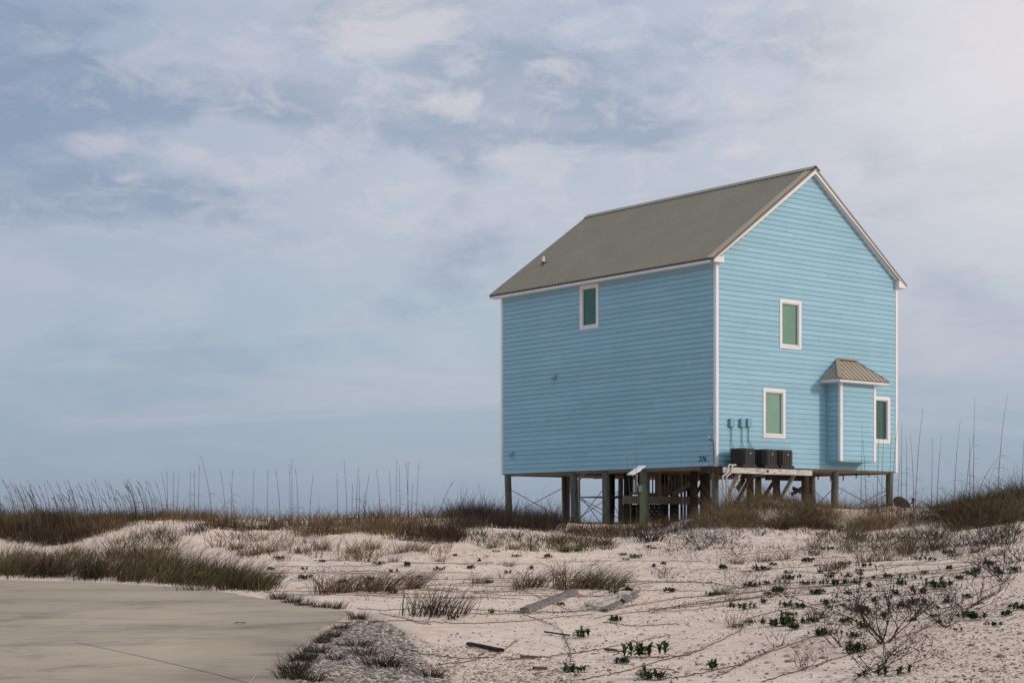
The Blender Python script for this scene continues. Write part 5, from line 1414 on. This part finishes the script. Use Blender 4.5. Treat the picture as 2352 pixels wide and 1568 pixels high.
stones('shell_grit', st2, .008, .030, M['pebble'], 'tan shell pebbles scattered over the sand', tints=(.05, 1))
st3 = rootsP([(1200, 1420), (1900, 1420), (2352, 1380), (2352, 1580), (1200, 1580)], 110); stones('larger_pebbles', st3, .025, .065, M['pebble'], 'larger pale stones lying on the foreground sand', tints=(0, 1))
def litter(name, roots, smin, smax, mat, label):
    n_ = len(roots); s = rng.uniform(smin, smax, n_); a = rng.uniform(0, 6.28, n_); b = a+rng.uniform(.5, 2, n_)
    p0 = roots+[0, 0, .004]; p1 = p0+np.stack([np.cos(a)*s, np.sin(a)*s, s*rng.uniform(0, .7, n_)], 1); p2 = p0+np.stack([np.cos(b)*s*.6, np.sin(b)*s*.6, s*rng.uniform(0, .6, n_)], 1)
    V = np.stack([p0, p1, p2], 1).reshape(-1, 3); return tag(link(name, mesh_np(name, V, np.arange(n_*3).reshape(-1, 3), tint=np.repeat(rng.uniform(0, .8, n_), 3), mats=[mat])), label, 'litter', kind='stuff')
lr = np.concatenate([rootsP([(560, 1280), (1500, 1240), (2352, 1230), (2352, 1400), (1700, 1440), (900, 1400)], 9000), rootsP([(1000, 1400), (2352, 1350), (2352, 1580), (1000, 1580)], 3000), rootsP([(1450, 1232), (2200, 1235), (2000, 1300), (1500, 1290)], 3500), rootsP([(1800, 1380), (2200, 1360), (2200, 1520), (1850, 1500)], 1200)])
kk = fbm(lr[:, 0]*.7, lr[:, 1]*.7, 3, 91) > rng.uniform(-.45, .35, len(lr))
litter('leaf_litter', lr[kk], .016, .042, M['dry'], 'dark dry leaf litter strewn over the sand')

# --- boards, rope, sticks
def board(p0, p1, w_, h_, mat, name, label, cat, over=.02, rough=.5):
    A_ = Vector(hit(*p0)); B_ = Vector(hit(*p1)); v = MB(); d = (B_-A_).normalized(); r = d.cross(Vector((0, 0, 1))).normalized(); u = r.cross(d)
    k = 14; ln = (B_-A_).length; prev = None; vs = []
    for i in range(k+1):
        t = i/k; jag = random.uniform(-.04, .03) if i in (0, k) else 0
        for sx, sy in ((-1, 0), (-1, .9), (-.8, 1), (.8, 1), (1, .9), (1, 0)):
            e = random.uniform(-.03, .05) if i in (0, k) else 0
            vs.append(Vector(((ln*t+e), sx*w_/2*random.uniform(.96, 1.04), h_*(sy-.25)*random.uniform(.96, 1.04)+over)))
    fs = [(i*6+j, i*6+j+1, i*6+6+j+1, i*6+6+j) for i in range(k) for j in range(5)]+[(0, 5, 4, 3, 2, 1), tuple(k*6+j for j in range(6))]
    v.add(vs, fs); o = v.build(name, mat); rot = Matrix((d, -r, u)).transposed().to_4x4(); o.matrix_world = Matrix.Translation(A_) @ rot
    return tag(o, label, cat)
board((1204, 1408), (1318, 1364), .15, .085, M['driftwood'], 'weathered_board', 'thick grey weathered board with a broken end, left of the rope', 'board')
board((1388, 1406), (1460, 1370), .12, .04, M['driftwood'], 'weathered_board', 'thinner grey weathered board with rope tied to its upper end', 'board')
board((1250, 1518-64), (1300, 1463), .02, .02, M['darkstick'], 'small_stick', 'tiny dark stick near the curved vine', 'stick')
o = board((1075, 1482), (1150, 1499), .07, .035, M['darkstick'], 'charred_stick', 'long dark charred stick pointing right on open sand', 'stick')
board((1392, 1512-15), (1415, 1500), .045, .03, M['vine'], 'wood_chip', 'brown wood chip left of the largest green weed', 'wood chip')
board((1192, 1513), (1225, 1515), .05, .03, M['vine'], 'wood_chip', 'brown wood chip below the charred stick', 'wood chip')
board((1225, 1539), (1250, 1542), .05, .03, M['vine'], 'wood_chip', 'short brown wood chip near the bottom centre', 'wood chip')
board((1868, 1583-10), (1880, 1585-10), .04, .02, M['redbit'], 'red_scrap', 'small dark red scrap at the bottom', 'scrap') if False else None
rp = hit(2325-50, 1500); rs_ = MB(); rs_.add([(-.05, 0, .01), (.05, .01, .01), (.06, .05, .02), (-.03, .04, .015), (0, .02, .035)], [(0, 1, 4), (1, 2, 4), (2, 3, 4), (3, 0, 4)])
p_ = hit(1880+0, 1586-3) if False else hit((3000+1890/2.145)/S, (2000+1258/2.145)/S); o = rs_.build('red_leaf', M['redbit']); o.location = p_; tag(o, 'single dark red leaf on the pebbly sand at lower right', 'leaf')
p_ = hit(552, 1433); lf = MB()
for a in (0, 1.3, 2.4, 3.6, 5): lf.add([(0, 0, .02), (.05*math.cos(a)-.015*math.sin(a), .05*math.sin(a)+.015*math.cos(a), .03), (.10*math.cos(a), .10*math.sin(a), .012), (.05*math.cos(a)+.015*math.sin(a), .05*math.sin(a)-.015*math.cos(a), .03)], [(0, 1, 2, 3)])
D_ = EYE/((1433-HY)/FP+.012); o = lf.build('fallen_sprig', M['leaf']); o.location = ((552-CX)/FP*D_, D_, .012*D_+.002); tag(o, 'small green sprig lying on the concrete driveway', 'sprig')

# rope: twisted coils
def rope_path():
    ctrl = [(1352, 1394), (1370, 1386), (1400, 1380), (1425, 1378), (1400, 1386), (1368, 1390), (1345, 1391), (1360, 1398), (1395, 1392), (1430, 1384), (1452, 1376), (1430, 1373), (1400, 1377), (1378, 1384), (1362, 1396), (1385, 1397), (1410, 1388), (1440, 1380), (1420, 1368), (1450, 1364), (1472, 1366), (1466, 1372), (1455, 1370)]
    W_ = [Vector(hit(*c)) for c in ctrl]; out = []
    for i in range(len(W_)-1):
        p0, p1, p2, p3 = W_[max(i-1, 0)], W_[i], W_[i+1], W_[min(i+2, len(W_)-1)]
        k = max(3, int((p2-p1).length/.03))
        for j in range(k):
            t = j/k; out.append(.5*((2*p1)+(-p0+p2)*t+(2*p0-5*p1+4*p2-p3)*t*t+(-p0+3*p1-3*p2+p3)*t**3))
    return out
rpth = rope_path(); cnt = len(rpth); o0 = rpth[0].copy(); rv = MB()
base = []
for i, p in enumerate(rpth):
    zz = float(zg(p.x, p.y)); base.append(Vector((p.x, p.y, zz+.025+.03*abs(math.sin(i*.13)))))
for s in range(3):
    pts = []
    for i, p in enumerate(base):
        d = (base[min(i+1, cnt-1)]-base[max(i-1, 0)]).normalized(); r = d.cross(Vector((0, 0, 1))).normalized(); u = r.cross(d); a = i*.9+s*2.094
        pts.append(p-o0+r*math.cos(a)*.011+u*math.sin(a)*.011)
    rv.tube(pts, .0105, 6, 0, .5)
o = rv.build('coiled_rope', M['rope'], smooth=True); o.location = tuple(o0); tag(o, 'heap of thick twisted white rope between the two boards', 'rope')

# ------------------------------------------------------------------ sky, sun, camera
SV = Vector((1.057, -.4296, .42)).normalized(); elev = math.asin(SV.z)
world = bpy.data.worlds.new('World'); scene.world = world; world.use_nodes = True
nt = world.node_tree; nt.nodes.clear()
out = nt.nodes.new('ShaderNodeOutputWorld'); bg = nt.nodes.new('ShaderNodeBackground'); nt.links.new(bg.outputs[0], out.inputs[0])
bg.inputs[1].default_value = .1
sky = nt.nodes.new('ShaderNodeTexSky'); sky.sky_type = 'NISHITA'; sky.sun_disc = False; sky.sun_elevation = elev; sky.sun_rotation = math.atan2(SV.x, SV.y)
sky.air_density = 1.0; sky.dust_density = 2.0
tc = nt.nodes.new('ShaderNodeTexCoord'); sep = nt.nodes.new('ShaderNodeSeparateXYZ'); nt.links.new(tc.outputs['Generated'], sep.inputs[0])
x_, y_, z_ = sep.outputs
def mm_(op, a, b=None, c=None, clamp=False): return math_(nt, op, a, b, c, clamp)
zc = mm_('MAXIMUM', z_, 0.0)
den = mm_('ADD', zc, .16)
u_ = mm_('DIVIDE', x_, den); v_ = mm_('DIVIDE', y_, den)
cmb = nt.nodes.new('ShaderNodeCombineXYZ'); nt.links.new(u_, cmb.inputs[0]); nt.links.new(v_, cmb.inputs[1])
vec = cmb.outputs[0]
def nz(scale, detail, rough, offs, st=(1, 1, 1), dist=0, rot=0):
    mp = nt.nodes.new('ShaderNodeMapping'); mp.inputs['Location'].default_value = offs; mp.inputs['Scale'].default_value = st; mp.inputs['Rotation'].default_value = (0, 0, rot)
    nt.links.new(vec, mp.inputs[0]); n_ = nt.nodes.new('ShaderNodeTexNoise'); n_.inputs['Scale'].default_value = scale; n_.inputs['Detail'].default_value = detail
    n_.inputs['Roughness'].default_value = rough; n_.inputs['Distortion'].default_value = dist; nt.links.new(mp.outputs[0], n_.inputs['Vector']); return n_.outputs['Fac']
base = ramp(nt, zc, [(0, (.30, .365, .475)), (.04, (.36, .44, .54)), (.10, (.42, .52, .615)), (.18, (.53, .575, .665)), (.25, (.53, .58, .685)), (.32, (.49, .555, .68)), (.45, (.55, .66, .80)), (1.0, (.66, .84, 1.0))])
dv = nt.nodes.new('ShaderNodeMapping'); dv.inputs['Scale'].default_value = (1, 1, 2.1); dv.inputs['Rotation'].default_value = (0, .10, 0); nt.links.new(tc.outputs['Generated'], dv.inputs[0])
def nd(scale, detail, rough, off, dist=.25):
    mp = nt.nodes.new('ShaderNodeMapping'); mp.inputs['Location'].default_value = off; nt.links.new(dv.outputs[0], mp.inputs[0])
    n_ = nt.nodes.new('ShaderNodeTexNoise'); n_.inputs['Scale'].default_value = scale; n_.inputs['Detail'].default_value = detail; n_.inputs['Roughness'].default_value = rough
    n_.inputs['Distortion'].default_value = dist; nt.links.new(mp.outputs[0], n_.inputs['Vector']); return n_.outputs['Fac']
ys = mm_('MAXIMUM', y_, .05); az_ = mm_('DIVIDE', x_, ys); el_ = mm_('DIVIDE', z_, ys); fwd = mm_('GREATER_THAN', y_, .1)
def field(lst):
    """sum of soft lobes centred on sky directions (azimuth, elevation) where cloud banks stand"""
    tot = None
    for px, py, sx, sy, amp in lst:
        a_ = mm_('MULTIPLY', mm_('SUBTRACT', az_, (px-CX)/FP), FP/sx); b_ = mm_('MULTIPLY', mm_('SUBTRACT', el_, (HY-py)/FP), FP/sy)
        d_ = mm_('ADD', mm_('MULTIPLY', a_, a_), mm_('MULTIPLY', b_, b_)); g_ = mm_('MULTIPLY', mm_('EXPONENT', mm_('MULTIPLY', d_, -1.0)), amp)
        tot = g_ if tot is None else mm_('ADD', tot, g_)
    return mm_('MULTIPLY', tot, fwd)
Gd = field([(80, 120, 260, 110, 1), (420, 200, 300, 70, 1), (760, 225, 300, 60, .9), (900, 10, 130, 45, .9), (1230, 190, 260, 70, .9), (1370, 270, 220, 55, .8), (1130, 300, 300, 45, .6), (300, 480, 330, 45, .7), (700, 560, 350, 40, .5), (60, 270, 180, 60, .7), (2200, 330, 200, 60, .5), (1900, 170, 300, 60, .4)])
Gp = field([(880, 90, 150, 75, 1), (640, 60, 110, 60, .9), (1010, 50, 120, 50, .8), (690, 220, 70, 28, .9), (800, 235, 40, 18, .9), (1265, 160, 75, 48, 1.15), (1075, 255, 110, 42, 1.0), (215, 328, 75, 26, 1.05), (400, 352, 70, 26, .95), (545, 410, 80, 24, .95), (315, 412, 45, 16, .8), (150, 80, 90, 40, .5), (1730, 345, 110, 35, .8), (1400, 260, 60, 25, .4)])
n1 = nd(5.5, 9, .56, (1.3, .4, 2.2)); n1b = nd(13, 9, .6, (4.3, 1.4, .2)); n2 = nd(17, 10, .60, (2.7, 3.1, .6), .5)
nn1 = mm_('ADD', mm_('MULTIPLY', n1, .65), mm_('MULTIPLY', n1b, .35))
dk = ramp(nt, mm_('MULTIPLY_ADD', Gd, .075, nn1), [(.49, (0, 0, 0)), (.585, (1, 1, 1))])
hgt = ramp(nt, z_, [(.05, (.15, .15, .15)), (.14, (1, 1, 1))])
c1 = mixc(nt, mm_('MULTIPLY', mm_('MULTIPLY', dk, hgt), .90), base, (.355, .425, .545))
lt_ = ramp(nt, nd(9, 9, .6, (7.3, .2, 5.2)), [(.47, (0, 0, 0)), (.66, (1, 1, 1))])
c1 = mixc(nt, mm_('MULTIPLY', mm_('MULTIPLY', lt_, hgt), .50), c1, (.62, .625, .70))
mt_ = ramp(nt, nd(24, 9, .62, (1.3, 6.2, 2.2), .5), [(.50, (0, 0, 0)), (.66, (1, 1, 1))])
hg3 = ramp(nt, z_, [(.12, (0, 0, 0)), (.20, (1, 1, 1))])
c1 = mixc(nt, mm_('MULTIPLY', mm_('MULTIPLY', mt_, hg3), .62), c1, (.66, .655, .715))
str_ = nz(1.3, 8, .6, (7.3, 2.2, 0), (.55, 1.6, 1), .6, -.2)
s1 = ramp(nt, str_, [(.46, (0, 0, 0)), (.64, (1, 1, 1))]); lowh = ramp(nt, z_, [(.02, (0, 0, 0)), (.07, (1, 1, 1)), (.12, (1, 1, 1)), (.17, (0, 0, 0))])
c2 = mixc(nt, mm_('MULTIPLY', mm_('MULTIPLY', s1, lowh), .5), c1, (.56, .565, .65))
pm = ramp(nt, mm_('MULTIPLY_ADD', Gp, .16, n2), [(.565, (0, 0, 0)), (.70, (1, 1, 1))]); pm = mm_('MULTIPLY', pm, mm_('MINIMUM', mm_('MULTIPLY', Gp, 2.5), 1.0))
c3 = mixc(nt, mm_('MULTIPLY', pm, .72), c2, (.70, .675, .715))
# bright thin patch, upper right
def dirdot(vx, vy, vz):
    d = nt.nodes.new('ShaderNodeVectorMath'); d.operation = 'DOT_PRODUCT'; w_ = Vector((vx, vy, vz)).normalized(); d.inputs[1].default_value = w_
    nt.links.new(tc.outputs['Generated'], d.inputs[0]); return d.outputs['Value']
g1_ = dirdot((2420-CX)/FP, 1, (HY-20)/FP)
gl_ = ramp(nt, g1_, [(.976, (0, 0, 0)), (.990, (.28, .28, .28)), (.9995, (1, 1, 1))])
c4 = mixc(nt, mm_('MULTIPLY', gl_, .85), c3, (.86, .82, .84))
# darker, bluer toward the left of the view; brighter toward the sun
hd = dirdot(SV.x, SV.y, 0)
left_ = ramp(nt, hd, [(.0, (0, 0, 0)), (1, (1, 1, 1))]); 
lf_ = nt.nodes.new('ShaderNodeMapRange'); nt.links.new(hd, lf_.inputs[0]); lf_.interpolation_type = 'SMOOTHSTEP'; lf_.inputs[1].default_value = -.40; lf_.inputs[2].default_value = -.64; lf_.inputs[3].default_value = 0; lf_.inputs[4].default_value = 1
lz_ = ramp(nt, z_, [(.03, (.25, .25, .25)), (.27, (1, 1, 1)), (.45, (1, 1, 1)), (.7, (0, 0, 0))])
c4 = mixc(nt, mm_('MULTIPLY', lf_.outputs[0], lz_), c4, mixc(nt, 1.0, c4, (.70, .77, .86), 'MULTIPLY'))
sb = mm_('MAXIMUM', hd, 0.0); fac_ = mm_('MULTIPLY_ADD', mm_('MULTIPLY', sb, sb), .8, .99)
c5 = mixc(nt, 1.0, c4, fac_, 'MULTIPLY')
sc10 = nt.nodes.new('ShaderNodeVectorMath'); sc10.operation = 'SCALE'; sc10.inputs['Scale'].default_value = 10.0; nt.links.new(c5, sc10.inputs[0])
fin = mixc(nt, .90, sky.outputs[0], sc10.outputs[0])
nt.links.new(fin, bg.inputs[0])

sun = bpy.data.lights.new('sun', 'SUN'); sun.energy = 1.75; sun.angle = math.radians(6); sun.color = (1, .83, .68)
so_ = bpy.data.objects.new('sun', sun); col.objects.link(so_); so_.rotation_euler = SV.to_track_quat('Z', 'Y').to_euler(); so_.location = (30, -10, 20)

cam = bpy.data.cameras.new('camera'); co = bpy.data.objects.new('camera', cam); col.objects.link(co); scene.camera = co
co.location = (0, 0, EYE); co.rotation_euler = (math.radians(90), 0, 0)
cam.sensor_width = 36; cam.lens = FP/2352*36; cam.shift_y = (HY-784)/2352; cam.clip_end = 20000; cam.clip_start = .1
scene.view_settings.view_transform = 'Standard'; scene.view_settings.look = 'None'; scene.view_settings.exposure = 0
scene.render.engine = 'CYCLES'; scene.cycles.max_bounces = 6; scene.cycles.transparent_max_bounces = 12
bpy.context.view_layer.update()
